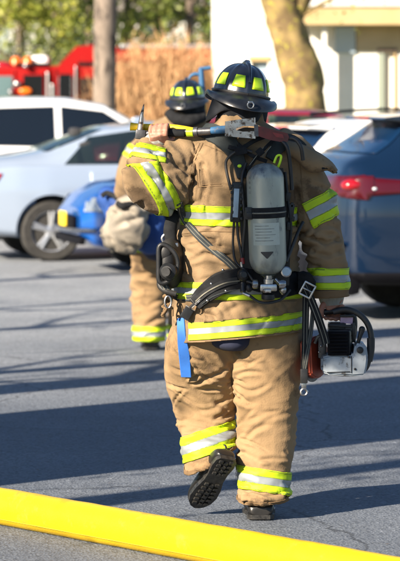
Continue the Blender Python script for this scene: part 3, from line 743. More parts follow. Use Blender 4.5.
def strap(mb, pix, w, t=.004, off=.006, which=None, default=12.85, sub=4):
    ps, ns = [], []
    for p in pix:
        a, b = on(p[0], p[1], off if len(p) < 3 else p[2], which, default); ps.append(a); ns.append(b)
    mb.ribbon(ps, ns, w, t, sub); return ps, ns
def seam(pix, name='seam', r=.0016, off=.001):
    pp = [(a0+(a1-a0)*k/8, b0+(b1-b0)*k/8) for (a0, b0), (a1, b1) in zip(pix[:-1], pix[1:]) for k in range(9)]; s = MB(); s.tube([on(a, b, .0008)[0] for a, b in pp], r, 6); s.build(name, M['tan_stitch'], coat)
seam([(197, 170), (198, 187), (222, 186)]); seam([(200, 143), (192, 160), (189, 185), (190, 203)]); seam([(199, 169), (200, 185), (221, 184)]); seam([(203, 143), (195, 160), (192, 185), (193, 203)]); seam([(205, 145), (222, 152), (234, 160)]); seam([(182, 234), (205, 231), (232, 232)]); seam([(298, 150), (301, 172), (303, 198)])
# collar standing round the neck
kb = MB(); vs = []; fs = []; n = 40; rows = 6
for j in range(rows):
    for i in range(n):
        a = 2*math.pi*i/n; k = j/(rows-1)
        vs.append(P(240, 128-13*k+1.5*math.sin(a*3), 13.0)+V((math.sin(a)*(.108-.012*k+.004*math.sin(a*7)), -math.cos(a)*(.112-.016*k), .004*math.sin(5*a+k))))
for j in range(rows-1):
    for i in range(n): fs.append((j*n+i, j*n+(i+1) % n, (j+1)*n+(i+1) % n, (j+1)*n+i))
kb.add(vs, fs); me = kb.mesh(fix=False); bm = bmesh.new(); bm.from_mesh(me); bmesh.ops.solidify(bm, geom=bm.faces[:], thickness=.008); bm.to_mesh(me); bm.free()
put('collar', me, M['tan_cloth'], coat)
# stiff flap standing out over the right shoulder
fb = MB(); top = [(283, 141), (297, 144), (310, 149), (322, 156), (331, 163), (336.5, 171)]; bot = [(287, 152), (298, 160), (308, 170), (317, 171.5), (327, 169), (334, 172.5)]
vs = []; fs = []; nn = 16; rows = 7
tp = crom(np.array(top, float), np.linspace(0, 5, nn)); bt = crom(np.array(bot, float), np.linspace(0, 5, nn))
for j in range(rows):
    for i in range(nn):
        k = j/(rows-1); p = tp[i]*(1-k)+bt[i]*k; u = i/(nn-1)
        vs.append(P(p[0], p[1], 12.87-.05*math.sin(k*2.6)*(1-u*.3)+.05*u+.006*math.sin(i*1.1+j)))
for j in range(rows-1):
    for i in range(nn-1): fs.append((j*nn+i, j*nn+i+1, (j+1)*nn+i+1, (j+1)*nn+i))
fb.add(vs, fs); me = fb.mesh(fix=False); bm = bmesh.new(); bm.from_mesh(me); bmesh.ops.solidify(bm, geom=bm.faces[:], thickness=.007); bm.to_mesh(me); bm.free()
put('shoulder_flap', me, M['tan_cloth'], coat)
e_ = MB(); e_.tube([P(322, 168.5, 12.86), P(329, 168, 12.87), P(333, 171, 12.88), P(336.5, 172.5, 12.90)], .0045, 8, sub=2); e_.build('flap_edge', M['black_web'], coat)
# navy cloth showing under the hem
nv = MB(); loft(nv, [hring(230, 330, 26, .13, 12.985), hring(230, 343, 22, .13, 12.98), hring(233, 349, 12, .11, 12.985)], 24, 3); nv.build('shirt_tail', M['navy'], person)
# knit wristlets
w1 = MB(); d_ = (bar_c+V((-.012, -.02, -.05))-l_wr); w1.tube([P(150, 152, 12.905), P(153.5, 145, 12.90), P(158, 138.5, 12.895)], [.054, .050, .042], 20, sub=2, flat=(1, .8)); w1.build('wristlet', M['knit'], person)
w2 = MB(); w2.tube([P(331, 292, 12.98), P(331.5, 299, 12.98), P(332, 305, 12.98)], [.058, .052, .044], 20, sub=2, flat=(1, .8)); w2.build('wristlet', M['knit'], person)
hd = MB(); hd.tube([P(239, 102, 13.0), P(239, 112, 12.995), P(240, 121, 13.0)], [.088, .092, .098], 24, sub=3); hd.build('protective_hood', M['black_web'], person)
hl, htr = make_helmet(person, P(240.5, 96.8, 13.02), Euler((R(1), R(10), R(11))), 1.0)
boot('boot', person, toe_l, heel_l, (-.2, .75, .5) , .060, P(215, 450, 13.14))
boot('boot', person, toe_r, heel_r, (0, 0, 1), .070, P(262, 470, 13.06))
# blue webbing hanging from the coat
bs = MB(); strap(bs, [(181.5, 318), (182.5, 335), (184, 355, .012), (187, 376, .014)], [.034, .040, .046, .044], .003, .008); bs.build('hanging_strap', M['blue_strap'], person)
# ================================================================= BREATHING APPARATUS
bap = empty('breathing_apparatus', P(266, 275, 12.80))
tag(bap, 'scuffed grey air cylinder on a black harness worn on the nearest firefighter\'s back', 'air pack')
TY = 12.735
c0, c1 = P(268.5, 277, TY+.01), P(264.5, 163, TY-.0); ax = (c1-c0).normalized(); Lc = (c1-c0).length; rt = .0765
prof = [(.018, -.012), (.020, .0), (.030, .008)]
for a in range(5, 91, 9): prof.append((rt*math.sin(R(a))**.75 if a > 8 else .034, .008+.075*(1-math.cos(R(a)))))
prof += [(rt, Lc*.3), (rt*1.004, Lc*.5), (rt, Lc*.72)]
for a in range(0, 91, 9): prof.append((max(rt*math.cos(R(a)), .001), Lc-.062+.062*math.sin(R(a))))
t_ = MB(); t_.lathe(prof, c0, ax, 56); tank = t_.build('cylinder', M['tank'], bap)
def tp_(ang, h, k=1.0):
    """point on the cylinder: ang 0 faces the camera"""
    s_ = ax.cross(V((0, 1, 0))).normalized(); f_ = s_.cross(ax).normalized()
    if f_.y > 0: f_ = -f_
    s_ = ax.cross(f_)
    if s_.x < 0: s_ = -s_
    return c0+ax*h+(f_*math.cos(R(ang))+s_*math.sin(R(ang)))*rt*k
def cyl_patch(name, a0, a1, shape, matl, k=1.012):
    """decal: shape(u) -> (h0, h1)"""
    b = MB(); vs = []; fs = []; n = 14
    for i in range(n):
        u = i/(n-1); h0, h1 = shape(u); a = a0+(a1-a0)*u; vs += [tp_(a, h0, k), tp_(a, h1, k)]
    for i in range(n-1): fs.append((2*i, 2*i+2, 2*i+3, 2*i+1))
    b.add(vs, fs); b.build(name, matl, tank, fix=False)
cyl_patch('warning_mark', -22, 16, lambda u: (.105-.026*(1-abs(2*u-1)), .105+.004), M['rubber'])
mat('decal_ink', (.16, .17, .16), .6, 0, (.26, .28, .25), 40); mat('decal_pale', (.40, .43, .37), .45, 0, (.42, .46, .41), 60)
cyl_patch('label', -48, 40, lambda u: (.135, .225), M['decal_pale'], 1.006)
for i, (h, a, b_) in enumerate(((.212, -40, 5), (.200, -40, 22), (.188, -38, 14), (.176, -40, 26), (.164, -36, 8), (.152, -40, 18))):
    cyl_patch('printed_line', a, b_, lambda u, h=h: (h, h+.003), M['decal_ink'])
for i in range(4): cyl_patch('printed_mark', -62, -52, lambda u, i=i: (.345+i*.02, .355+i*.02), M['decal_ink'])
# band round the cylinder
for (h, w, k, m_) in ((Lc*.57, .044, 1.05, 'black_web'),):
    b = MB(); b.lathe([(rt*1.01, h-w/2), (rt*k, h-w/2+.003), (rt*k, h+w/2-.003), (rt*1.01, h+w/2)], c0, ax, 48)
    st_ = b.build('cylinder_strap', M[m_], bap)
    b = MB(); b.lathe([(rt*k, h-.003), (rt*(k+.018), h-.002), (rt*(k+.018), h+.002), (rt*k, h+.003)], c0, ax, 48); b.build('strap_stripe', M['web_stripe'], st_)
    b = MB(); q_ = tp_(-58, h, 1.08); b.box(q_, (.034, .016, .050), bev=.004); b.box(q_+V((0, -.01, -.006)), (.022, .008, .022), bev=.002); b.build('buckle', M['black_plastic'], st_)
# backplate
b = MB()
b.prism([(P(248, 168, 12.84).x, P(248, 168, 12.84).z), (P(283, 168, 12.84).x, P(283, 168, 12.84).z), (P(291, 220, 12.84).x, P(291, 220, 12.84).z), (P(289, 285, 12.84).x, P(289, 285, 12.84).z), (P(243, 285, 12.84).x, P(243, 285, 12.84).z), (P(240, 220, 12.84).x, P(240, 220, 12.84).z)], .03, Matrix.Translation((0, 12.825, 0)))
b.build('backplate', M['black_plastic'], bap, smooth=False)
b = MB()                                                    # right-hand frame with catches
for (x, y, w, h) in ((288, 197, 5, 9), (291, 211, 6, 14), (289, 226, 5, 8), (292, 205, 3, 5), (293, 219, 3, 5)):
    b.box(P(x, y, 12.80), (w/243, .03, h/243), Euler((0, R(8), 0)).to_matrix(), bev=.003)
b.tube([P(285, 172, 12.8), P(288, 200, 12.79), P(291, 230, 12.79), P(287, 262, 12.79)], .006, 8, sub=4)
b.build('side_frame', M['black_plastic'], bap)
# valve group
vy = 12.715
b = MB(); b.lathe([(.017, 0), (.017, .02), (.024, .022), (.024, .04), (.015, .042), (.015, .055)], P(268.5, 289, vy), (0, 0, 1), 24)
b.box(P(268.5, 287.5, vy-.005), (.070, .045, .030), bev=.008)
b.lathe([(.016, 0), (.019, .004), (.019, .02), (.014, .024)], P(258, 284, vy), (-1, 0, 0), 20); b.lathe([(.018, 0), (.018, .02), (.012, .028)], P(279, 284, vy), (1, 0, 0), 20)
valve = b.build('valve', M['chrome'], bap)
b = MB(); pr = []
b.lathe([(.020, 0), (.027, .003), (.028, .012), (.027, .022), (.018, .026)], P(268, 300, vy-.003), (0, 0, 1), 12); b.build('hand_wheel', M['black_plastic'], valve)
b = MB(); b.box(P(267, 291, vy-.035), (.034, .010, .014), bev=.003); b.build('name_plate', M['steel'], valve)
b = MB(); b.lathe([(.006, 0), (.020, .003), (.022, .012), (.022, .022), (.017, .026), (.001, .027)], P(285.5, 272, 12.745), (.1, -1, .1), 28); g_ = b.build('pressure_gauge', M['chrome'], bap)
b = MB(); b.lathe([(.017, .0262), (.017, .0275), (.001, .0276)], P(285.5, 272, 12.745), (.1, -1, .1), 24); b.build('dial', M['label_blue'], g_)
b = MB(); b.ell(P(243.5, 275, 12.76), (.026, .026, .028)); b.lathe([(.012, 0), (.012, .03)], P(243.5, 275, 12.745), (.05, -1, .1), 14)
b.tube([P(243, 283, 12.77), P(243, 292, 12.76)], .012, 10); b.tube([P(247, 281, 12.76), P(258, 285, 12.745)], .009, 10); b.ell(P(249, 288, 12.75), (.014, .014, .018)); b.build('pressure_reducer', M['black_plastic'], bap)
b = MB(); b.ell(P(244.5, 275, 12.728), (.010, .006, .010)); b.build('fitting', M['chrome'], bap)
b = MB(); b.ell(P(256, 287, 12.72), (.009, .009, .007)); b.build('fitting', M['chrome'], bap)
b = MB(); b.tube([P(241, 262, 12.76), P(242, 268, 12.76)], .007, 10); b.build('fitting', M['chrome'], bap)
b = MB(); b.tube([P(275, 279, 12.74), P(282, 287, 12.74), P(283, 294, 12.75)], .008, 10, sub=2); b.ell(P(283, 290, 12.735), (.015, .012, .017)); b.build('fitting', M['chrome'], bap)
b = MB(); b.tube([P(243, 293, 12.75), P(250, 296, 12.74)], .007, 10); b.build('fitting', M['chrome'], bap)
b = MB(); b.tube([P(242.2, 258, 12.765), P(242.8, 264, 12.762)], .009, 12); b.build('red_collar', M['red_plastic'], bap)
# telemetry box on the left of the cylinder
b = MB(); b.box(P(236, 202, 12.775), (.042, .035, .165), Euler((0, R(3), 0)).to_matrix(), bev=.006)
for i in range(6): b.box(P(231.6+.15*i, 186+i*6.5, 12.765), (.010, .03, .012), bev=.002); b.box(P(240.6+.15*i, 186+i*6.5, 12.765), (.010, .03, .012), bev=.002)
bx_ = b.build('telemetry_box', M['black_plastic'], bap)
b = MB(); b.box(P(236, 203, 12.755), (.022, .006, .118), Euler((0, R(3), 0)).to_matrix(), bev=.002); b.build('label', M['label_blue'], bx_)
# hoses
def hose(pts, r, m_='rubber', name='air_hose'):
    b = MB(); b.tube([P(*p) for p in pts], r, 12, sub=6); return b.build(name, M[m_], bap)
hose([(246, 163, 12.80), (242, 178, 12.78), (243, 200, 12.76), (245, 222, 12.76), (243, 245, 12.77), (242.5, 262, 12.77)], .0068)
hose([(237, 222, 12.77), (238, 236, 12.77), (240.5, 250, 12.765), (242, 258, 12.765)], .0055)
hose([(234, 222, 12.78), (233, 245, 12.79), (236, 262, 12.77), (246, 271, 12.75), (254, 282, 12.74)], .005)
hose([(231, 190, 12.79), (226, 168, 12.8), (228, 158, 12.80), (240, 150, 12.79), (252, 152, 12.79)], .006)
hose([(287, 138, 12.80), (295, 139, 12.79), (301, 147, 12.78), (303, 160, 12.795)], .0085)
hose([(280, 140, 12.80), (287, 147, 12.78), (290, 165, 12.79), (292, 190, 12.795)], .008)
hose([(286, 262, 12.76), (291, 250, 12.79), (298, 232, 12.82), (303, 222, 12.85)], .007)
hose([(250, 296, 12.74), (262, 303, 12.70), (280, 300, 12.72), (290, 290, 12.76)], .006)
# yoke: padded shoulder straps meeting above the plate
b = MB(); strap(b, [(203, 132), (213, 134), (224, 140), (233, 150), (239, 163), (242, 178)], [.07, .085, .085, .07, .055, .04], .016, .004); s1 = b.build('shoulder_strap', M['yoke'], bap)
b = MB(); strap(b, [(302, 150), (296, 145), (286, 142), (277, 148), (270, 160)], [.05, .06, .07, .06, .045], .016, .004); s2 = b.build('shoulder_strap', M['yoke'], bap)
b = MB(); strap(b, [(229, 148, .03), (240, 150, .035), (254, 143, .035), (266, 138, .03)], .018, .006); strap(b, [(238, 146, .03), (250, 156, .04), (266, 162, .04)], .016, .006)
strap(b, [(247, 170, .03), (256, 158, .045), (266, 148, .04), (273, 141, .03)], .014, .006); b.box(P(241, 151, 12.775), (.05, .02, .03), Euler((0, R(-12), 0)).to_matrix(), bev=.005)
b.box(P(260, 152, 12.77), (.03, .02, .03), Euler((0, R(-40), 0)).to_matrix(), bev=.004); b.build('harness_junction', M['black_web'], bap)
b = MB(); strap(b, [(249, 166, .052), (257, 156, .056), (263, 150, .056)], .003, .002); strap(b, [(262, 158, .05), (270, 148, .05)], .003, .002); b.build('strap_stripe', M['web_stripe'], bap)
b = MB(); b.tube([P(274, 163, 12.775), P(277, 156, 12.775), P(281, 156, 12.775), (P(280, 162, 12.775)), P(278, 167, 12.78)], .005, 8, sub=4); b.ell(P(239.5, 166, 12.775), (.009, .005, .007)); b.build('lime_tag', M['lime_panel'], bap)
# long strap from under the arm down to the belt
def striped(pix, w, name='webbing_strap', off=.006, m_='grey_web', default=12.85):
    b = MB(); ps, ns = strap(b, pix, w, .004, off, None, default); o = b.build(name, M[m_], bap)
    for k in (-.22, .22):
        s_ = MB(); n = len(ps); pp = []
        for i in range(n):
            T = (ps[min(i+1, n-1)]-ps[max(i-1, 0)]).normalized(); sd = T.cross(ns[i]).normalized(); pp.append(ps[i]+sd*w*k+ns[i]*.0042)
        s_.ribbon(pp, ns, w*.10, .0012); s_.build('strap_stripe', M['web_stripe'], o)
    return o
striped([(179, 203), (184, 217), (192, 229), (204, 242), (216, 252), (228, 262), (238, 272)], .030)
striped([(164, 284), (168, 292), (178, 297), (190, 298), (202, 296)], .030, default=12.86)
# padded waist belt
b = MB()
strap(b, [(196, 305, .012), (202, 297, .012), (210, 290, .014), (220, 283, .014), (232, 279, .012), (246, 278, .01), (262, 281, .01)], [.06, .075, .085, .095, .09, .09, .09], .022, .008)
strap(b, [(262, 288, .01), (280, 287, .01), (296, 282, .012), (305, 282, .012), (312, 286, .012)], [.08, .09, .10, .085, .06], .024, .008); belt = b.build('waist_belt', M['black_web'], bap)
b = MB(); strap(b, [(199, 300, .035), (206, 293, .036), (216, 286, .037), (226, 281, .036), (238, 279, .034)], .030, .004, .036); b.build('belt_webbing', M['black_plastic'], belt)
b = MB(); strap(b, [(198, 301, .042), (206, 293, .042), (216, 286, .043), (226, 281, .042), (240, 279.5, .040)], .005, .0015, .04); b.build('belt_stripe', M['web_stripe'], belt)
b = MB(); strap(b, [(203, 304, .034), (212, 296, .036), (222, 291, .036), (236, 289, .034)], .004, .0015, .04); b.build('belt_stripe', M['grey_web'], belt)
b = MB()
for p in ((224, 274), (226, 290), (212, 281), (209, 300)): q_, n__ = on(p[0], p[1], .036); b.ell(q_, (.006, .005, .006))
b.build('stud', M['chrome'], belt)
b = MB(); q_, n__ = on(199, 300, .03); b.box(q_, (.056, .016, .034), Euler((0, R(48), 0)).to_matrix(), bev=.005); q2, _ = on(195, 305, .03); b.box(q2, (.05, .016, .012), Euler((0, R(-42), 0)).to_matrix(), bev=.004)
q3, _ = on(190, 312, .026); b.box(q3, (.040, .014, .052), Euler((0, R(32), 0)).to_matrix(), bev=.005); b.build('belt_adjuster', M['black_plastic'], belt)
b = MB()
for (x, y, rz_, dx, dz) in ((197, 306, 48, .004, .044), (201, 300, 48, .004, .044), (194.5, 301, -42, .003, .03), (193, 309, 32, .045, .004)):
    q_, _ = on(x, y, .04); b.box(q_, (dx, .004, dz), Euler((0, R(rz_), 0)).to_matrix(), bev=.001)
b.build('adjuster_bar', M['steel'], belt)
# belt end with steel buckle and long hanging straps on the right
def fixed_strap(pix, w, name, m_='grey_web', nn=(0, -1, 0), t=.004):
    b = MB(); ps = [P(*p) for p in pix]; ns = [V(nn)]*len(ps); b.ribbon(ps, ns, w, t); o = b.build(name, M[m_], bap)
    for k in (-.22, .22):
        s_ = MB(); n = len(ps); pp = []
        for i in range(n):
            T = (ps[min(i+1, n-1)]-ps[max(i-1, 0)]).normalized(); sd = T.cross(V(nn)).normalized(); pp.append(ps[i]+sd*w*k+V(nn)*(t+.0004))
        s_.ribbon(pp, ns, w*.10, .0012); s_.build('strap_stripe', M['web_stripe'], o)
fixed_strap([(304, 285, 12.80), (311, 300, 12.79), (318, 318, 12.79), (324, 336, 12.80), (326, 344, 12.80)], .034, 'webbing_strap', 'black_web')
fixed_strap([(306, 292, 12.82), (305.5, 320, 12.81), (305, 350, 12.81), (303.5, 378, 12.81)], .028, 'webbing_strap', 'black_web')
fixed_strap([(314, 300, 12.81), (311, 330, 12.81), (306, 360, 12.80), (303, 376, 12.80)], .018, 'webbing_strap', 'grey_web')
b = MB(); b.box(P(304, 376, 12.795), (.03, .014, .06), bev=.004); b.build('strap_keeper', M['black_plastic'], bap)
b = MB()
rr = Euler((0, R(28), 0)).to_matrix()
for (dx, dz, w, h) in ((0, .027, .052, .008), (0, -.027, .052, .008), (-.023, 0, .008, .056), (.023, 0, .008, .056), (0, .0, .046, .006)):
    b.box(P(307.5, 290, 12.765)+rr @ V((dx, 0, dz)), (w, .010, h), rr, bev=.003)
b.build('steel_buckle', M['chrome'], bap)
b = MB(); q_ = P(304, 392, 12.80); b.tube([q_+V((.013*math.cos(t), 0, .013*math.sin(t))) for t in np.linspace(0, 2*math.pi, 17)], .0048, 8, caps=False); b.box(q_+V((0, 0, .026)), (.020, .006, .034), bev=.002); b.build('end_hook', M['chrome'], bap)

# ================================================================= FACE MASK hanging at the left hip
fm = empty('face_mask', P(170, 290, 12.92)); tag(fm, 'black rubber face mask and regulator hanging at the nearest firefighter\'s left hip', 'mask')
b = MB(); c_ = P(170, 263, 12.90)
loft(b, [(c_+V((.055, .03, 0)), .03, .06, (0, 1, 0), Z3), (c_+V((.03, .02, 0)), .062, .098, (0, 1, 0), Z3), (c_+V((0, 0, 0)), .068, .106, (0, 1, 0), Z3), (c_+V((-.03, -.01, 0)), .056, .088, (0, 1, 0), Z3), (c_+V((-.048, -.015, 0)), .02, .04, (0, 1, 0), Z3)], 28, 4, 2.0); b.build('mask_shell', M['rubber'], fm)
b = MB(); b.tube([c_+V((-.018+.012*math.cos(2*t), -.045+.03*math.sin(t)*0, 0))+V((.040*math.cos(t), -.02, .080*math.sin(t))) for t in np.linspace(0, 2*math.pi, 33)], .010, 10, caps=False); b.build('rim', M['black_plastic'], fm)
b = MB(); b.lathe([(.03, 0), (.036, .01), (.036, .03), (.024, .042), (.001, .044)], c_+V((.002, -.06, -.03)), (-.4, -1, 0), 24); b.lathe([(.018, 0), (.018, .01)], c_+V((-.012, -.105, -.03)), (-.4, -1, 0), 20); b.build('regulator', M['black_plastic'], fm)
b = MB(); b.ell(c_+V((-.02, -.05, .045)), (.03, .02, .04)); b.build('mask_visor', M['rubber'], fm)
b = MB(); b.box(P(170, 246, 12.89), (.07, .03, .018), Euler((0, R(-10), 0)).to_matrix(), bev=.004); b.tube([P(164, 243, 12.9), P(162, 238, 12.9), P(166, 234, 12.9), P(172, 238, 12.9)], .006, 8, sub=3); b.build('chrome_clip', M['chrome'], fm)
b = MB(); b.tube([P(172, 245, 12.90), P(170, 232, 12.90), P(172, 220, 12.9), P(177, 212, 12.92)], [.024, .028, .026, .02], 12, sub=3, flat=(1, .6)); b.build('hanging_strap', M['black_web'], fm)
b = MB(); b.tube([P(160, 278, 12.88), P(160, 286, 12.87), (P(166, 291, 12.86)), P(176, 294, 12.86)], .012, 10, sub=4); b.build('breathing_tube', M['rubber'], fm)
# carabiner and cord bunch below it
cb2 = empty('cord_bundle', P(166, 315, 12.9)); tag(cb2, 'knotted tan cord hanging below the mask at the nearest firefighter\'s left hip', 'cord')
b = MB(); random.seed(4)
for k in range(5):
    pts = [P(170+random.uniform(-2, 3), 291+random.uniform(0, 3), 12.88)]
    for j in range(5): pts.append(P(166+random.uniform(-5, 7), 297+j*4.5+random.uniform(-2, 2), 12.88+random.uniform(-.02, .02)))
    b.tube(pts, .0045, 8, sub=5)
b.build('cord', M['tan_stitch'], cb2)
b = MB(); b.tube([P(168+3.2*math.cos(t), 302+6*math.sin(t), 12.86) for t in np.linspace(0, 2*math.pi, 19)], .004, 8, caps=False); b.build('snap_ring', M['chrome'], cb2)

# ================================================================= IRONS OVER THE SHOULDER
hb_ = empty('halligan_bar', P(200, 131, 12.86)); tag(hb_, 'steel forcible entry bar with upright spike and two-pronged fork, carried on the shoulder', 'pry bar')
Yb = lambda x: 12.93-(x-141)/(255-141)*.13
def Q(x, y, d=0): return P(x, y, Yb(x)+d)
b = MB(); b.tube([Q(141, 134), Q(165, 132.5), Q(213, 131)], .0115, 14, sub=2); b.build('shaft', M['dark_steel'], hb_)
b = MB(); b.tube([Q(164, 132.2, -.001), Q(185, 133.2, -.001)], [.0165, .0165], 16); b.build('grip_wrap', M['black_web'], hb_)
b = MB(); b.tube([Q(187, 132.4, -.001), Q(193.5, 132.2, -.001)], .0185, 16); b.build('lime_wrap', M['lime_panel'], hb_)
b = MB(); b.tube([Q(194, 132, -.001), Q(198, 131.8, -.001)], .020, 16); b.tube([Q(198, 131.8, -.001), Q(211, 131, -.001)], [.016, .0155], 16); b.build('scuffed_sleeve', M['dark_steel'], hb_)
b = MB(); b.tube([Q(211, 130.8, -.001), Q(218, 130, -.001), Q(226, 129.5, -.001)], [.0145, .0165, .017], 16, sub=2); b.build('painted_section', M['blue_paint'], hb_)
b = MB()
def px_prism(b, pix, Y, th, dy=0):
    poly = [(P(x, y, Y).x, P(x, y, Y).z) for x, y in pix]; b.prism(poly, th, Matrix.Translation((0, Y+dy, 0)))
px_prism(b, [(225, 121.5), (238, 119.6), (255.2, 117.5), (255.6, 126.2), (243, 126.0), (236, 128.2), (236, 130.2), (243, 131.6), (255.5, 131.2), (255.3, 138.6), (240, 137.4), (225, 136)], 12.80, .026)
b.build('fork', M['steel'], hb_, smooth=False)
b = MB(); b.box(Q(140.5, 134.5), (.042, .045, .040), Euler((0, R(6), 0)).to_matrix(), bev=.006); b.build('adze_head', M['dark_steel'], hb_)
b = MB(); b.tube([Q(140, 131), Q(140.8, 124), Q(142, 114), Q(144, 104)], [.0135, .0115, .0072, .0012], 12, sub=4, flat=(1, 1)); b.build('spike', M['steel'], hb_)
axe = empty('fire_axe', P(262, 131, 12.82)); tag(axe, 'flat-head axe with a yellow handle and scuffed red head, carried beside the steel bar', 'axe')
b = MB(); b.tube([P(130.5, 126.5, 12.97), P(138, 127, 12.965), P(160, 127.6, 12.95), P(177, 128.2, 12.935), P(200, 131.5, 12.92), P(226, 131.5, 12.90)], [.0150, .0130, .0120, .0125, .0115, .011], 14, sub=3, flat=(1.15, .85)); b.build('handle', M['yellow_paint'], axe)
b = MB(); px_prism(b, [(254.5, 126), (262, 126.4), (272, 129.4), (281, 131.6), (287.5, 133.2), (289, 137), (287.6, 141.6), (280, 141.8), (270, 140), (262, 137.4), (254.8, 134.6)], 12.795, .022)
me_o = b.build('axe_head', M['red_paint'], axe, smooth=False)
b = MB(); b.tube([P(224, 131.5, 12.90), P(244, 130, 12.86), P(258, 131, 12.83)], .011, 12, sub=3); b.build('handle_end', M['bark_dark'], axe)  # rest of the handle, coloured dark for the shade there
b = MB(); px_prism(b, [(272, 132), (283, 134.6), (284, 138.5), (276, 137)], 12.783, .004); b.build('worn_cheek', M['red_plastic'], axe, smooth=False)
b = MB(); px_prism(b, [(254.0, 124.5), (258, 124.5), (258.4, 136.5), (254.4, 136)], 12.80, .034); b.build('poll', M['dark_steel'], axe, smooth=False)

# ================================================================= POWER SAW
saw = empty('power_saw', P(342, 377, 12.98)); tag(saw, 'black and white gas power saw with looped handle held in the nearest firefighter\'s right hand', 'power saw')
YS = 12.97
b = MB(); b.tube([P(x, y, YS+d) for x, y, d in ((319, 325, 0), (321, 314, 0), (328, 311.5, 0), (340, 311, 0), (351, 313, 0), (354, 321, 0), (353.5, 332, 0), (352, 342, 0))], [.013, .013, .013, .013, .014, .014, .014, .014], 14, sub=5); b.build('rear_handle', M['black_plastic'], saw)
b = MB(); b.tube([P(x, y, 12.90) for x, y in ((333, 312), (345, 309.5), (357, 313), (366.5, 322), (371, 335), (370.5, 350), (368, 362), (364.5, 369), (357, 373), (342, 373.3), (325, 371.5))], .0125, 16, sub=6); wrap_ = b.build('wrap_handle', M['rubber'], saw)
b = MB(); b.tube([P(x, y, 12.90) for x, y in ((370.9, 338), (370.6, 350), (368.5, 361))], .0165, 16, sub=4); b.build('rubber_sleeve', M['rubber'], wrap_)
b = MB(); b.box(P(340, 341, YS-.02), (.098, .16, .105), Euler((0, 0, R(-6))).to_matrix(), bev=.014); b.box(P(337, 328, YS), (.075, .10, .05), bev=.012)
b.box(P(350, 330, YS-.03), (.045, .05, .045), bev=.008); b.build('engine_housing', M['black_plastic'], saw)
b = MB()
for i in range(7): b.box(P(338.5, 333.5+i*3.4, YS-.115), (.080-.004*abs(i-3), .022, .006), bev=.002)
b.box(P(338.5, 343.5, YS-.105), (.088, .018, .10), bev=.006); b.build('cooling_fins', M['trim_black'], saw)
mat('saw_label', (.55, .38, .55), .5, 0, (.45, .30, .42), 40)
b = MB(); b.box(P(346.5, 320, YS-.03), (.052, .012, .030), Euler((0, R(4), 0)).to_matrix(), bev=.003); b.build('side_label', M['saw_label'], saw)
b = MB(); b.box(P(340, 326, YS-.05), (.10, .012, .012), Euler((0, R(3), 0)).to_matrix(), bev=.003); b.box(P(347, 316, YS-.04), (.06, .02, .010), bev=.003); b.box(P(353.5, 331, YS-.05), (.010, .02, .07), bev=.003); b.build('handle_frame', M['black_plastic'], saw)
b = MB(); px_prism(b, [(320.5, 355.5), (331, 352.8), (352, 354), (354, 343), (359, 341), (365.5, 344), (367, 356), (366, 366), (364, 373.5), (352, 374.5), (326, 373), (320.5, 370)], YS-.03, .17)
me = b.mesh(); bm = bmesh.new(); bm.from_mesh(me); bmesh.ops.bevel(bm, geom=bm.edges[:], offset=.008, segments=3, affect='EDGES'); bm.to_mesh(me); bm.free(); cas = put('fuel_tank_casing', me, M['saw_white'], saw, smooth=False)
b = MB(); b.lathe([(.014, 0), (.014, .01), (.008, .013)], P(360, 350, YS-.118), (0, -1, 0), 18); b.ell(P(349, 357, YS-.118), (.005, .004, .005)); b.ell(P(355, 369, YS-.118), (.005, .004, .005)); b.tube([P(327, 372.5, YS-.117), P(350, 371.8, YS-.117)], .002, 6); b.tube([P(351.5, 356, YS-.117), P(351.5, 373, YS-.117)], .0018, 6); b.build('cap', M['black_plastic'], cas)
b = MB(); b.tube([P(357.5, 345, YS-.08), P(360, 336, YS-.085), P(362, 330, YS-.085)], [.006, .009, .0125], 12, sub=2); b.ell(P(362, 329, YS-.085), (.013, .013, .012)); b.build('choke_knob', M['black_plastic'], saw)
# blade and guard on the left side, seen nearly edge on
b = MB(); cG = P(313, 357, 12.98)
gm = Matrix.Translation(cG) @ Euler((R(0), R(14), R(62))).to_matrix().to_4x4()
pl_ = [(.105*math.cos(t)*1.0, .088*math.sin(t)) for t in np.linspace(R(-115), R(150), 22)]
b.prism(pl_, .050, gm); me = b.mesh(); bm = bmesh.new(); bm.from_mesh(me); bmesh.ops.bevel(bm, geom=[e for e in bm.edges], offset=.007, segments=3, affect='EDGES'); bm.to_mesh(me); bm.free(); put('blade_guard', me, M['orange_guard'], saw, smooth=False)
b = MB(); b.lathe([(.001, -.002), (.092, -.002), (.092, .002), (.001, .002)], cG+gm.to_3x3() @ V((0, -.0, -.012)), gm.to_3x3() @ V((0, 1, 0)), 40); b.build('cutting_disc', M['dark_steel'], saw, smooth=False)
b = MB(); b.box(P(322, 346, 12.97), (.035, .05, .10), bev=.008); b.tube([P(315, 343, 12.9), P(318, 337, 12.89), P(324, 334, 12.89), P(332, 333, 12.88)], .007, 10, sub=3); b.build('drive_arm', M['dark_steel'], saw)
b = MB(); b.ell(P(321, 346, 12.91), (.006, .006, .006)); b.ell(P(319, 352, 12.91), (.005, .005, .005)); b.build('bolt', M['chrome'], saw)
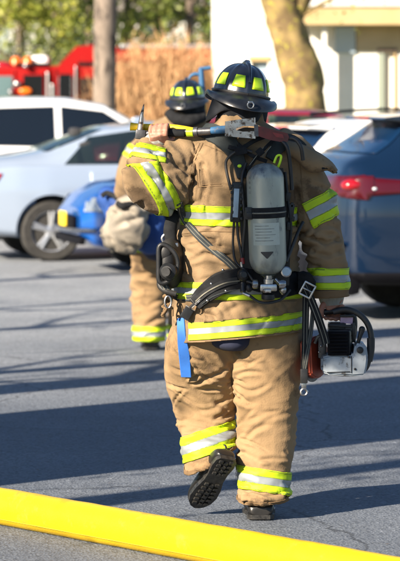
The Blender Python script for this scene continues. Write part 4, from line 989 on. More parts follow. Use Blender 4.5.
# ================================================================= SECOND FIREFIGHTER
YF = 21.27
base2 = V((P(165, 350, YF).x, YF, 0))
def p2(x, y, d=0): return P(x, y, YF+d)
ls2, le2, lw2 = p2(143, 152, 0), p2(129, 183, 0), p2(128, 205, .22)
rs2, re2, rw2 = p2(206, 146, 0), p2(219, 172, -.02), p2(211, 150, .12)
pole_c = p2(205.5, 141, .12)
tL, hL = V((p2(150, 350, .2).x, YF+.2, .002)), V((p2(151, 350, -.07).x, YF-.06, .002))
tR, hR = V((p2(181, 350, .5).x, YF+.62, .002)), V((p2(181, 350, .3).x, YF+.34, .002))
bag_grip = p2(127, 212, .26)
person2 = build_body('person', base2, p2(187, 101, .03), (0, 1, 0), p2(184, 116, 0), p2(168, 240, .02), (ls2, rs2), (le2, re2), (lw2, rw2),
    (p2(155, 246, .03), p2(181, 246, .03)), (p2(151, 298, .06), p2(183, 298, .25)), (p2(150, 337, 0), p2(182, 333, .4)), (tL+V((0, -.05, .05)), tR+V((0, -.05, .05))),
    (lambda mb: grip_hand(mb, bag_grip, (0, 1, .1), (0, 0, 1), lw2+V((0, 0, -.01)), .014, 1, 1),
     lambda mb: grip_hand(mb, pole_c, (0, 0, 1), (1, -.3, -.2), rw2+V((-.01, 0, 0)), .016, 1, 1)), .007)
tag(person2, 'firefighter further ahead, partly hidden by the nearest one, with a canvas bag and blue hook', 'person')
tb = MB()
def h2(px, py, hw, hd, d=0): return hring(px, py, hw, hd, YF+d)
loft(tb, [h2(166, 225, 30, .14), h2(167, 245, 33, .15), h2(168, 258, 28, .13), h2(168, 266, 10, .08)])
loft(tb, [h2(153, 235, 20, .14), h2(151, 258, 18.5, .14, .02), h2(150, 280, 18, .13, .05), h2(149.5, 300, 17, .125, .06), h2(149, 320, 15.5, .12, .03), h2(149, 335, 15.2, .12), h2(149, 346, 14, .12)])
loft(tb, [h2(183, 235, 20, .14), h2(184, 258, 18.5, .14, .08), h2(185, 290, 17, .13, .25), h2(184, 315, 15.5, .12, .34), h2(183, 340, 14.5, .12, .4)])
tm2 = fuse(tb, .012, 5); folds(tm2, [(p2(151, 250), p2(149, 300), (.4, 0, 1), 10, 4, .014), (p2(149, 300), p2(149, 345), (0, 0, 1), 18, 5, .016), (p2(183, 250), p2(183, 340, .4), (0, 0, 1), 12, 4, .014)], 5.2)
creases(tm2, [(p2(151, 255), p2(149, 342), 40, (-30, 30), (.1, .25), (.008, .018), (.012, .02), .2), (p2(184, 255, .1), p2(183, 342, .4), 20, (-30, 30), (.1, .25), (.008, .018), (.012, .02), .2)], 3)
cut(tm2, [(p2(149, 341), (0, 0, -1), lambda c: True)])
tm2w = tm2.copy()
tr2 = put('trousers', tm2, M['trouser_cloth'], person2)
put('reflective_band', band(tm2w, p2(149, 333), (0, 0, 1), .098, lambda c, n: c.x < p2(167, 300).x), LT, tr2)
put('reflective_band', band(tm2w, p2(184, 331, .38), (0, 0, 1), .098, lambda c, n: c.x > p2(167, 300).x), LT, tr2)
cb = MB()
loft(cb, [h2(184, 112, 14, .09), h2(183, 120, 23, .12), h2(178, 130, 36, .15), h2(175, 145, 40, .17), h2(172, 175, 40, .17), h2(169, 205, 39, .17), h2(167, 235, 40, .18), h2(167, 258, 41, .185)])
loft(cb, limb_rings([p2(155, 142), ls2, p2(134, 166), le2, p2(128, 190, .05), lw2], [(.09, .09), (.11, .10), (.10, .095), (.09, .09), (.085, .085), (.065, .065)], (0, -1, 0)))
loft(cb, limb_rings([p2(195, 138), rs2, p2(213, 160), re2, p2(217, 166, .04), rw2], [(.09, .09), (.11, .10), (.10, .095), (.09, .09), (.085, .085), (.065, .065)], (0, -1, 0)))
cm2 = fuse(cb, .012, 7); folds(cm2, [(p2(175, 140), p2(168, 250), (.6, 0, 1), 8, 3, .014), (ls2, le2, (.3, 0, 1), 11, 4, .014)], 9.4)
cut(cm2, [(p2(167, 252), (0, 0, -1), lambda c: c.z < 1)])
cm2w = cm2.copy()
coat2 = put('coat', cm2, M['tan_cloth'], person2)
put('reflective_band', band(cm2w, p2(134, 153), (.55, 0, 1), .09, lambda c, n: c.x < p2(144, 150).x), LT, coat2)
put('reflective_band', band(cm2w, p2(170, 200), (0, 0, 1), .085, lambda c, n: p2(137, 1).x < c.x < p2(207, 1).x), LT, coat2)
put('reflective_band', band(cm2w, p2(170, 245), (0, 0, 1), .085, lambda c, n: c.z < 1), LT, coat2)
make_helmet(person2, p2(187.5, 100, .02), Euler((R(2), R(-2), R(-8))), 1.0, ring=True)
b = MB(); b.tube([p2(168, 112, -.1), p2(176, 119, -.14), p2(190, 121, -.15), p2(204, 116, -.1)], [.03, .042, .045, .035], 12, sub=4); b.build('protective_hood', M['black_web'], person2)
boot('boot', person2, tL, hL, (0, 0, 1), .068); boot('boot', person2, tR, hR, (0, 0, 1), .064)
# dark rounded shape at the waist
b = MB(); b.tube([p2(146, 240, -.2), p2(154, 248, -.22), p2(166, 250, -.22)], [.06, .085, .075], 16, sub=4); b.tube([p2(154, 226, -.22), p2(160, 240, -.24)], [.045, .05], 12, sub=3); b.build('dark_waist_roll', M['navy'], person2)
# air pack, hidden behind the nearest firefighter for the most part
a2 = empty('breathing_apparatus', p2(178, 230, -.2)); tag(a2, 'air pack on the back of the firefighter further ahead, with black straps', 'air pack')
b = MB(); b.lathe([(.02, -.03), (.06, 0), (.08, .03), (.08, .4), (.06, .45), (.02, .47)], p2(176, 215, -.27), (.05, 0, 1), 32); b.build('cylinder', M['tank'], a2)
b = MB(); b.box(p2(176, 185, -.185), (.22, .03, .5), bev=.01); b.build('backplate', M['black_plastic'], a2)
b = MB()
for s_ in (-1, 1): b.tube([p2(176+s_*9, 160, -.19), p2(176+s_*13, 135, -.17), p2(176+s_*15, 121, 0)], [.025]*3, 10, sub=3, flat=(1, .4))
b.build('shoulder_strap', M['black_web'], a2)
# roof hook pole
hk = empty('hook_pole', p2(207, 240, .12)); tag(hk, 'blue hooked pole with a yellow shaft, upright beside the helmet of the firefighter further ahead', 'hook')
b = MB(); b.tube([p2(201, 68, .1), p2(202, 86, .1), p2(203.3, 103, .1)], [.018, .02, .021], 12, sub=2); b.tube([p2(200, 69, .1), p2(211, 67.6, .1)], [.014, .013], 12)
b.tube([p2(189, 79, .1), p2(191.5, 75.5, .1), p2(196, 74, .1), p2(201, 75, .1)], [.007, .011, .013, .014], 12, sub=4); b.build('hook_head', M['blue_paint'], hk)
b = MB(); b.tube([p2(203.3, 103, .1), p2(205, 130, .12), p2(209, 240, .13)], .0165, 12, sub=2); b.build('shaft', M['yellow_paint'], hk)
# bag at the left side
bg = empty('tool_bag', p2(122, 256, .1)); tag(bg, 'cream canvas bag with a black strap at the left side of the further firefighter', 'bag')
b = MB()
loft(b, [(p2(131, 196, -.42), .07, .09, X3, Y3), (p2(129, 203, -.42), .12, .12, X3, Y3), (p2(124, 214, -.42), .115, .13, X3, Y3), (p2(119, 228, -.42), .15, .15, X3, Y3), (p2(117, 240, -.42), .145, .14, X3, Y3), (p2(120, 250, -.42), .09, .10, X3, Y3), (p2(121, 254, -.42), .03, .03, X3, Y3)], 24, 4)
bm_ = fuse(b, .012, 4); bm_.transform(Matrix.Translation(V((.045, 0, -.0)))); bm_.transform(Matrix.Translation(p2(122, 224, -.4)) @ Matrix.Scale(.92, 4) @ Matrix.Translation(-p2(122, 224, -.4))); folds(bm_, [(p2(128, 200), p2(118, 250), (.7, 0, 1), 8, 5, .04)], 1.7); creases(bm_, [(p2(130, 198, -.4), p2(118, 250, -.4), 34, (-60, 60), (.12, .3), (.010, .022), (.012, .022), .3)], 8); put('bag_body', bm_, M['bag_canvas'], bg)
b = MB(); b.tube([p2(117, 203, -.54), p2(122, 206, -.57), p2(132, 205, -.56), p2(145, 213, -.5)], [.02, .024, .022, .02], 12, sub=4, flat=(1, .5)); b.build('strap', M['black_web'], bg)
bb = empty('duffel_bag', p2(150, 250, .15)); tag(bb, 'blue duffel bag carried behind the cream canvas bag', 'bag')
b = MB(); loft(b, [(p2(104, 199, .28), .04, .07, Z3, Y3), (p2(109, 205, .26), .10, .12, Z3, Y3), (p2(120, 213, .14), .15, .13, Z3, Y3), (p2(140, 222, -.22), .17, .12, Z3, Y3), (p2(156, 227, -.34), .15, .11, Z3, Y3), (p2(163, 229, -.34), .06, .05, Z3, Y3)], 24, 4)
bm_ = fuse(b, .012, 4); folds(bm_, [(p2(100, 200, .2), p2(160, 226, .2), (1, 0, .3), 8, 4, .04)], 3.7); creases(bm_, [(p2(100, 200, .2), p2(160, 226, -.2), 30, (-60, 60), (.12, .3), (.010, .022), (.012, .022), .3)], 9); put('bag_body', bm_, M['bag_blue'], bb)
b = MB(); b.tube([p2(102, 196, .1), p2(107, 193, .08), p2(114, 196, .05), p2(118, 200, .02)], .018, 10, sub=4, flat=(1, .5)); b.build('handle', M['black_web'], bb)
# ================================================================= CARS
def pchip(xs, ys, x):
    # monotone-ish: small smoothing of linear interpolation
    return np.interp(x, xs, ys)
def make_car(name, st, paint, sillh, wheels, wr, glass_side, rear_glass, wind_glass, doors, kind, glass='auto_glass'):
    """st rows: x, zbot, zbelt, ztop, w, wtop. returns root with parts. built at origin, x forward"""
    root = empty(name)
    st = np.array(st, float); xs = np.linspace(st[0, 0], st[-1, 0], 150)
    cols = []
    for k in range(1, 6):
        y = np.interp(xs, st[:, 0], st[:, k]); ker = np.array([1, 2, 3, 2, 1.])/9
        yp = np.concatenate([[y[0]]*2, y, [y[-1]]*2]); y = np.convolve(yp, ker, 'valid'); cols.append(y)
    vs = []; nr = 0
    for i, x in enumerate(xs):
        zb, zl, zt, w, wt = [c[i] for c in cols]
        gh = max(zt-zl, .02); full = min(1, gh/.3)
        half = [(0, zb), (.7*w, zb), (.94*w, zb+.03), (w*.985, zb+.14), (w, zb+.45*(zl-zb)), (w*1.0, zb+.72*(zl-zb)), (w*.965, zl-.01), (w*.93*(1)+0*wt, zl+.02*full),
                (wt+(w*.92-wt)*(.5 if full > .9 else .5), zl+gh*.5), (wt, zt-.07*full), (wt*.86, zt-.02*full), (wt*.5, zt+.005), (0, zt+.012)]
        h = crom(np.array(half), np.linspace(0, len(half)-1, 49)); h[:, 0] = np.maximum(h[:, 0], 0)
        ring = [(x, -a, b) for a, b in h]+[(x, a, b) for a, b in h[-2:0:-1]]; nr = len(ring); vs += ring
    fs = []
    for i in range(len(xs)-1):
        for k in range(nr): k2 = (k+1) % nr; fs.append((i*nr+k, i*nr+k2, (i+1)*nr+k2, (i+1)*nr+k))
    fs.append(tuple(reversed(range(nr)))); fs.append(tuple((len(xs)-1)*nr+k for k in range(nr)))
    mb = MB(); mb.add(vs, fs); me = mb.mesh()
    # wheel arches
    tmp = MB()
    for wx in wheels:
        for s in (-1, 1): tmp.lathe([(wr+.055, -.17), (wr+.055, .3)], (wx, s*(st[:, 4].max()-.05), wr+.01), (0, s, 0), 40)
    cutm = tmp.mesh(); co = bpy.data.objects.new('cutter', cutm); C.objects.link(co)
    full_me = me.copy()
    me2 = evaluated(me, [('BOOLEAN', dict(operation='DIFFERENCE', object=co, solver='EXACT'))]); bpy.data.objects.remove(co)
    def polyplanes(poly, axis):
        n = len(poly); cx = sum(p[0] for p in poly)/n; cz = sum(p[1] for p in poly)/n; pl = []
        for i in range(n):
            a_, b_ = poly[i], poly[(i+1) % n]
            if axis == 'xz': a = V((a_[0], 0, a_[1])); b = V((b_[0], 0, b_[1])); d = b-a; no = V((d.z, 0, -d.x)).normalized(); cc = V((cx, 0, cz))
            else: a = V((0, a_[0], a_[1])); b = V((0, b_[0], b_[1])); d = b-a; no = V((0, d.z, -d.y)).normalized(); cc = V((0, cx, cz))
            if (cc-a).dot(no) > 0: no = -no
            pl.append((a, no))
        return pl
    for g in glass_side:
        for s in (-1, 1): punch(me2, polyplanes(g, 'xz'), lambda c, nn: c.y*s > .3 and c.z > .9)
    for (poly, x0, x1), sg in ((rear_glass, -1), (wind_glass, 1)):
        punch(me2, polyplanes(poly, 'yz')+[(V((x0, 0, 0)), V((-1, 0, 0))), (V((x1, 0, 0)), V((1, 0, 0)))], lambda c, nn: nn.x*sg > .12 and nn.z < .97 and c.z > .9)
    zb_ = st[:, 2].max(); ib = MB(); ib.box((-.2, 0, zb_-.35), (2.7, 1.5, .1), bev=.03)
    for (sx, sy, sw) in ((.15, -.38, .5), (.15, .38, .5), (-.85, 0, 1.3)): ib.box((sx-.12, sy, zb_-.05), (.16, sw, .62), Euler((0, R(-12), 0)).to_matrix(), bev=.06); ib.box((sx-.18, sy, zb_+.30), (.10, min(sw, .28), .18), bev=.04)
    ib.box((.85, 0, zb_-.12), (.4, 1.4, .2), bev=.06); ib.build('seats', M['seat_fabric'], root)
    body = put('body', me2, M[paint], root, smooth=False); me2.polygons.foreach_set('use_smooth', [True]*len(me2.polygons)); me2.set_sharp_from_angle(angle=R(35))
    W = st[:, 4].max()
    def side(poly, sgn, m_, nm, off=.004, parent=root, th=.004):
        pl = []; n = len(poly); cx = sum(p[0] for p in poly)/n; cz = sum(p[1] for p in poly)/n
        for i in range(n):
            a = V((poly[i][0], 0, poly[i][1])); b = V((poly[(i+1) % n][0], 0, poly[(i+1) % n][1])); d = b-a; no = V((d.z, 0, -d.x)).normalized()
            if (V((cx, 0, cz))-a).dot(no) > 0: no = -no
            pl.append((a, no))
        m = extract(full_me, pl, lambda c, nn: c.y*sgn > .2, off, th)
        if len(m.polygons): return put(nm, m, M[m_], parent)
    wins = []
    for s in (-1, 1):
        for d, g in doors:
            dd = side(d, s, paint, 'door', .003)
            hx = min(p[0] for p in d)+.14; zt = max(p[1] for p in d)-.12
            hb = MB(); yy = s*(W+.006); hb.box((hx, yy, zt), (.17, .03, .028), bev=.008)
            if dd: hb.build('handle', M[paint if kind != 'suv' else 'trim_black'], dd)
        for g in glass_side: side(g, s, glass, 'side_window', .002, th=.002)
        if sillh:
            pl = [((0, 0, sillh), (0, 0, 1))]; m = extract(me2, pl, lambda c, nn: c.y*s > .2, .006, .004)
            if len(m.polygons): put('sill_cladding', m, M['trim_black'], root)
        mb = MB(); mx_ = glass_side[-1][0][0] if False else max(p[0] for g in glass_side for p in g)-.15; mb.ell((mx_, s*(W+.10), st[:, 2].max()+.05), (.06, .10, .07)); mb.build('wing_mirror', M[paint], root)
    def endglass(poly, x0, x1, sg, nm, m_=glass, off=.003, parent=root):
        pl = [((x0, 0, 0), (-1, 0, 0)), ((x1, 0, 0), (1, 0, 0))]; n = len(poly)
        cy = sum(p[0] for p in poly)/n; cz = sum(p[1] for p in poly)/n
        for i in range(n):
            a = V((0, poly[i][0], poly[i][1])); b = V((0, poly[(i+1) % n][0], poly[(i+1) % n][1])); d = b-a; no = V((0, d.z, -d.y)).normalized()
            if (V((0, cy, cz))-a).dot(no) > 0: no = -no
            pl.append((a, no))
        m = extract(full_me, pl, lambda c, nn: nn.x*sg > .12 and nn.z < .97, off, .004)
        if len(m.polygons): return put(nm, m, M[m_], parent)
    endglass(rear_glass[0], rear_glass[1], rear_glass[2], -1, 'rear_window'); endglass(wind_glass[0], wind_glass[1], wind_glass[2], 1, 'windscreen')
    for wx in wheels:
        for s in (-1, 1):
            yc = s*(W-.12); A = (0, s, 0)
            w = empty('wheel', (0, 0, 0)); w.parent = root
            mb = MB(); mb.lathe([(wr*.66, -.10), (wr*.93, -.11), (wr, -.08), (wr, .08), (wr*.93, .11), (wr*.68, .105), (wr*.66, .08)], (wx, yc, wr), A, 48); mb.build('tyre', M['tyre'], w)
            mb = MB(); mb.lathe([(wr*.69, -.09), (wr*.69, .10), (wr*.64, .095), (wr*.60, .03), (wr*.60, -.09)], (wx, yc, wr), A, 48)
            for k in range(5):
                for dd in (-.11, .11):
                    a = 2*math.pi*k/5+dd+.3; e = V((math.cos(a), 0, math.sin(a))); c0_ = V((wx, yc+s*.075, wr))
                    mb.tube([c0_+V((math.cos(a-dd*.3), 0, math.sin(a-dd*.3)))*.05, c0_+e*wr*.66+V((0, s*.01, 0))], [.026, .019], 8)
            mb.lathe([(.07, .05), (.07, .09), (.03, .10)], (wx, yc, wr), A, 20); mb.build('rim', M['alloy'], w)
            mb = MB(); mb.lathe([(wr*.55, -.02), (wr*.55, .0), (.05, .0)], (wx, yc, wr), A, 32); mb.build('brake_disc', M['dark_steel'], w)
    return root, full_me, side, endglass

def place(root, loc, rz): root.location = loc; root.rotation_euler = (0, 0, rz)
AX = R(12); AB = R(14)
# ---- silver sedan
SED = [(-2.32, .48, .72, .80, .50, .40), (-2.28, .34, .90, .97, .74, .58), (-2.1, .27, .95, 1.05, .84, .64), (-1.75, .24, .97, 1.08, .885, .66), (-1.45, .22, .97, 1.13, .90, .64), (-.80, .20, .97, 1.37, .90, .57), (-.3, .19, .96, 1.42, .90, .57), (.2, .19, .95, 1.41, .90, .57), (.55, .19, .94, 1.35, .90, .58), (1.05, .20, .92, 1.06, .90, .68), (1.3, .21, .89, .98, .89, .70), (1.95, .23, .80, .88, .86, .68), (2.2, .28, .66, .74, .76, .56), (2.30, .42, .55, .62, .58, .42)]
SED_GS = [[(-1.28, .99), (-.98, 1.27), (-.40, 1.35), (-.42, .99)], [(-.36, .99), (-.34, 1.355), (.30, 1.345), (.92, 1.0), (.80, .99)]]
SED_D = [([(-1.0, .35), (-1.02, .93), (-.40, .93), (-.40, .28), (-.85, .28)], None), ([(-.37, .28), (-.37, .93), (.72, .92), (.74, .28)], None)]
SED_RG = ([(-.60, 1.12), (.60, 1.12), (.47, 1.345), (-.47, 1.345)], -1.5, -.78)
SED_WG = ([(-.64, 1.02), (.64, 1.02), (.48, 1.34), (-.48, 1.34)], .5, 1.2)
c1_, m1_, side1, end1 = make_car('sedan', SED, 'paint_silver', None, (-1.42, 1.38), .31, SED_GS, SED_RG, SED_WG, SED_D, 'sedan')
for s in (-1, 1):
    side1([(-2.32, .74), (-2.32, .92), (-1.92, .90), (-2.0, .78)], s, 'lens_red', 'tail_light', .005)
    end1([(s*.45, .75), (s*.88, .75), (s*.88, .90), (s*.50, .90)], -2.4, -2.0, -1, 'tail_light', 'lens_red')
    side1([(1.75, .66), (1.85, .78), (2.2, .68), (2.2, .6)], s, 'lens_clear', 'headlight', .005)
b = MB(); b.box((-2.33, 0, .74), (.02, .3, .15), bev=.004); b.build('number_plate', M['wall_white'], c1_)
b = MB(); b.box((-2.22, 0, .36), (.16, 1.3, .12), bev=.02); b.build('bumper_trim', M['trim_black'], c1_)
b = MB(); b.ell((-.35, 0, 1.445), (.07, .02, .03)); b.build('roof_antenna', M['paint_silver'], c1_)
place(c1_, (P(52, 260, 32.0).x+1.42*math.cos(AX)-.9*math.sin(AX), 32.0+1.42*math.sin(AX)+.9*math.cos(AX), 0), AX)
tag(c1_, 'silver sedan parked with its rear at the left edge, behind the blue car', 'car', 'cars parked in the lot')
# ---- blue car, nose to the left
HAT = [(-2.20, .5, .80, .92, .60, .50), (-2.16, .33, .98, 1.10, .80, .66), (-2.02, .28, 1.02, 1.20, .86, .64), (-1.72, .25, 1.0, 1.40, .88, .60), (-1.4, .24, .99, 1.47, .88, .58), (-.4, .2, .97, 1.50, .88, .58), (.2, .2, .95, 1.46, .88, .58), (1.0, .2, .93, 1.08, .88, .68), (1.25, .21, .91, 1.0, .87, .68), (1.85, .23, .82, .90, .84, .64), (2.08, .27, .68, .78, .76, .56), (2.20, .40, .56, .64, .56, .40)]
HAT_GS = [[(-1.75, 1.03), (-1.55, 1.36), (-.42, 1.43), (-.42, 1.0)], [(-.36, 1.0), (-.34, 1.43), (.22, 1.39), (.86, 1.02), (.75, .99)]]
HAT_RG = ([(-.60, 1.16), (.60, 1.16), (.50, 1.36), (-.50, 1.36)], -2.1, -1.6)
HAT_WG = ([(-.64, 1.04), (.64, 1.04), (.50, 1.40), (-.50, 1.40)], .2, 1.15)
HAT_D = [([(-1.02, .35), (-1.05, .95), (-.42, .95), (-.42, .3)], None), ([(-.37, .3), (-.37, .94), (.68, .92), (.70, .3)], None)]
c2_, m2_, side2, end2 = make_car('hatchback', HAT, 'paint_blue', None, (-1.33, 1.32), .315, HAT_GS, HAT_RG, HAT_WG, HAT_D, 'hatch')
for s in (-1, 1):
    h_ = side2([(1.55, .70), (1.62, .82), (2.12, .72), (2.16, .62)], s, 'lens_smoke', 'headlight', .006)
    b = MB(); b.ell((1.99, s*.735, .70), (.07, .07, .035)); b.build('reflector_bowl', M['lens_clear'], h_ or c2_)
    end2([(s*.62, .66), (s*.86, .60), (s*.86, .76), (s*.55, .76)], 1.7, 2.4, 1, 'headlight', 'lens_smoke', .012)
b = MB(); b.box((2.235, 0, .50), (.05, .80, .16), bev=.02); b.box((2.19, 0, .33), (.07, 1.2, .08), bev=.02); b.build('grille', M['trim_black'], c2_)
b = MB(); b.box((2.275, .05, .54), (.02, .30, .15), bev=.004); b.build('number_plate', M['plate_yellow'], c2_)
b = MB(); b.tube([(2.1, -.82, .45), (2.24, -.5, .44), (2.27, 0, .43), (2.24, .5, .44), (2.1, .82, .45)], .018, 10, sub=4); b.build('chrome_strip', M['chrome'], c2_)
fw = V((-math.cos(AX), -math.sin(AX), 0)); nearR = V((-math.sin(AX)*-1, -math.cos(AX), 0))
c2_.scale = (.93, 1, .95); place(c2_, (P(60, 250, 29.95).x+.24+2.0*math.cos(AB)-.55*math.sin(AB), 29.95+2.0*math.sin(AB)+.55*math.cos(AB), 0), AB+math.pi)
tag(c2_, 'bright blue car with a yellow plate, nose to the left, behind the canvas bag', 'car', 'cars parked in the lot')
# ---- dark slate-blue crossover at the right edge
SUV = [(-2.27, .46, .84, .95, .66, .56), (-2.23, .34, 1.0, 1.14, .84, .72), (-2.10, .28, 1.05, 1.20, .90, .72), (-1.98, .27, 1.05, 1.24, .92, .70), (-1.62, .26, 1.05, 1.47, .93, .63), (-1.45, .25, 1.05, 1.53, .93, .62), (-.6, .24, 1.03, 1.59, .93, .62), (.1, .24, 1.01, 1.57, .93, .62), (.45, .24, 1.0, 1.48, .93, .63), (1.05, .24, .99, 1.14, .92, .70), (1.3, .25, .97, 1.06, .91, .70), (1.95, .27, .90, .96, .88, .66), (2.15, .32, .74, .84, .78, .56), (2.25, .46, .62, .70, .6, .42)]
SUV_GS = [[(-1.70, 1.10), (-1.50, 1.38), (-1.02, 1.46), (-1.02, 1.09)], [(-.98, 1.08), (-.98, 1.465), (-.16, 1.50), (-.16, 1.07)], [(-.10, 1.07), (-.10, 1.50), (.40, 1.43), (.95, 1.08)]]
SUV_RG = ([(-.69, 1.215), (.69, 1.215), (.56, 1.445), (-.56, 1.445)], -2.08, -1.56)
SUV_WG = ([(-.66, 1.10), (.66, 1.10), (.54, 1.48), (-.54, 1.48)], .3, 1.2)
SUV_D = [([(-1.0, .5), (-1.02, 1.02), (-.14, 1.02), (-.14, .40), (-.92, .40)], None), ([(-.10, .40), (-.10, 1.02), (.86, 1.0), (.90, .40)], None)]
def suv_parts(root, side, end, red, spoil, ms):
    for s in (-1, 1):
        side([(-2.24, .90), (-2.24, 1.055), (-1.72, 1.02), (-1.80, .93)], s, 'lens_dark_red', 'tail_light', .008)
        t = end([(s*.34, .965), (s*.90, .885), (s*.90, 1.055), (s*.38, 1.045)], -2.6, -2.02, -1, 'tail_light', 'lens_dark_red', .010)
        b = MB(); b.box((-2.245, s*.60, .935), (.05, .13, .028), bev=.008); b.build('reversing_light', M['lens_clear'], t or root)
        b = MB(); b.ell((-2.225, s*.54, 1.00), (.05, .15, .03)); b.build('lamp_segment', M['lens_red'], t or root)
        b = MB(); b.ell((-2.16, s*.80, .99), (.10, .085, .05)); b.build('lamp_segment', M['lens_red'], t or root)
        b = MB(); b.ell((-2.02, s*.90, .965), (.022, .02, .014)); b.build('lamp_segment', M['lens_clear'], t or root)
        b = MB(); b.box((-2.27, s*.74, .56), (.04, .18, .04), bev=.01); b.build('reflector', M['lens_red'], root)
    b = MB(); px = [(-1.60, 1.50), (-1.86, 1.475), (-1.88, 1.455), (-1.60, 1.435)]
    me = MB().prism(px, 1.20).mesh(); bm = bmesh.new(); bm.from_mesh(me); bmesh.ops.bevel(bm, geom=bm.edges[:], offset=.012, segments=2, affect='EDGES'); bm.to_mesh(me); bm.free(); sp_ = put('spoiler', me, M[spoil], root, smooth=False)
    b = MB(); b.box((-1.885, 0, 1.468), (.014, .42, .016), bev=.003); b.build('brake_light', M['lens_red'], sp_)
    b = MB(); b.box((-2.19, 0, .32), (.20, 1.60, .26), bev=.06); b.build('rear_bumper', M['trim_black'], root)
    b = MB(); b.box((-2.285, 0, .80), (.02, .32, .16), bev=.004); b.build('number_plate', M['wall_white'], root)
    b = MB()
    for s in (-1, 1): b.tube([(-1.3, s*.60, 1.585), (-.5, s*.62, 1.63), (.3, s*.60, 1.585)], .014, 8, sub=3)
    b.build('roof_rail', M['trim_black'], root)
    b = MB()
    for s in (-1, 1): b.lathe([(.04, 0), (.04, .06), (.034, .06), (.034, .005)], (-2.27, s*.55, .31), (-1, 0, 0), 20)
    b.build('exhaust_pipe', M['chrome'], root)
c3_, m3_, side3, end3 = make_car('crossover', SUV, 'paint_slate', .36, (-1.38, 1.35), .35, SUV_GS, SUV_RG, SUV_WG, SUV_D, 'suv', 'tinted_glass')
suv_parts(c3_, side3, end3, 'lens_red', 'paint_slate', m3_)
A3 = R(12)
# near rear corner of the body at about pixel 352
rc = V((P(350, 250, 23.7).x, 23.7, 0)); c3_.scale = (1, 1, 1.055); place(c3_, rc+V((2.2*math.cos(A3)-.85*math.sin(A3), 2.2*math.sin(A3)+.85*math.cos(A3), 0)), A3)
tag(c3_, 'dark blue crossover at the right edge with its red tail light in view', 'car', 'cars parked in the lot')
# ---- white hatchback beyond it
c4_, m4_, side4, end4 = make_car('crossover', SUV, 'paint_white', None, (-1.38, 1.35), .35, SUV_GS, SUV_RG, SUV_WG, SUV_D, 'suv', 'tinted_glass')
suv_parts(c4_, side4, end4, 'lens_red', 'paint_white', m4_)
c4_.scale = (1, 1, .97); A4 = R(22); rc = V((P(284, 200, 27.6).x, 27.6, 0)); place(c4_, rc+V((2.2*math.cos(A4)-.85*math.sin(A4), 2.2*math.sin(A4)+.85*math.cos(A4), 0)), A4)
tag(c4_, 'white hatchback between the maroon car and the dark blue crossover', 'car', 'cars parked in the lot')
# ---- maroon sedan beyond
c5_, m5_, side5, end5 = make_car('sedan', SED, 'paint_maroon', None, (-1.42, 1.38), .31, SED_GS, SED_RG, SED_WG, SED_D, 'sedan')
for s in (-1, 1): side5([(-2.32, .74), (-2.32, .92), (-1.92, .90), (-2.0, .78)], s, 'lens_red', 'tail_light', .005)
c5_.scale = (1.08, 1.08, 1.08); place(c5_, (P(292, 150, 36).x, 37, 0), R(8)); tag(c5_, 'maroon car behind the nearest firefighter\'s helmet, beyond the white hatchback', 'car', 'cars parked in the lot')
# ---- white wagon behind the silver sedan
WAG = [(-2.42, .5, .9, 1.05, .7, .6), (-2.38, .34, 1.04, 1.25, .86, .68), (-2.2, .28, 1.07, 1.48, .92, .64), (-2.0, .26, 1.07, 1.585, .93, .62), (-.6, .24, 1.05, 1.67, .93, .62), (0, .24, 1.03, 1.66, .93, .62), (.45, .24, 1.02, 1.58, .93, .63), (1.15, .24, 1.0, 1.18, .92, .70), (1.4, .25, .98, 1.08, .91, .70), (2.1, .27, .90, .98, .88, .66), (2.35, .32, .74, .84, .78, .56), (2.42, .46, .62, .70, .6, .42)]
WAG_GS = [[(-2.1, 1.16), (-1.9, 1.46), (-1.15, 1.53), (-1.15, 1.12)], [(-1.09, 1.11), (-1.09, 1.535), (-.18, 1.56), (-.18, 1.09)], [(-.10, 1.09), (-.10, 1.56), (.40, 1.50), (1.02, 1.10)]]
c6_, m6_, side6, end6 = make_car('wagon', WAG, 'paint_white', None, (-1.45, 1.45), .34, WAG_GS, ([(-.66, 1.2), (.66, 1.2), (.56, 1.50), (-.56, 1.50)], -2.4, -1.9), ([(-.66, 1.12), (.66, 1.12), (.55, 1.55), (-.55, 1.55)], .3, 1.35), SUV_D, 'suv', 'smoked_glass')
for s in (-1, 1): side6([(-2.4, .9), (-2.4, 1.2), (-2.2, 1.2), (-2.15, .92)], s, 'lens_red', 'tail_light', .006)
place(c6_, (P(42, 150, 36).x+.2, 37.2, 0), R(8)); tag(c6_, 'white wagon parked behind the silver sedan, its long roof above it', 'car', 'cars parked in the lot')
# ================================================================= GROUND
def grid_plane(name, x0, x1, y0, y1, z, m_, kind='structure', n=1):
    me = bpy.data.meshes.new(name); me.from_pydata([(x0, y0, z), (x1, y0, z), (x1, y1, z), (x0, y1, z)], [], [(0, 1, 2, 3)])
    o = put(name, me, m_); tag(o, kind=kind); return o
grid_plane('ground', -400, 400, -60, 800, -.012, M['grass_ground'])
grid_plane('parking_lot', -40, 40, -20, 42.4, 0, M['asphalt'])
# lawn edge kerb
mat('concrete', (.38, .37, .35), .9, 0, (.30, .29, .27), 4, .4, 60)
b = MB(); b.box((0, 42.5, .06), (80, .16, .14), bev=.02); k_ = b.build('kerb', M['concrete']); tag(k_, kind='structure')
# street behind, on which the fire engine stands
grid_plane('street', -60, 60, 57, 66, -.006, M['asphalt'])

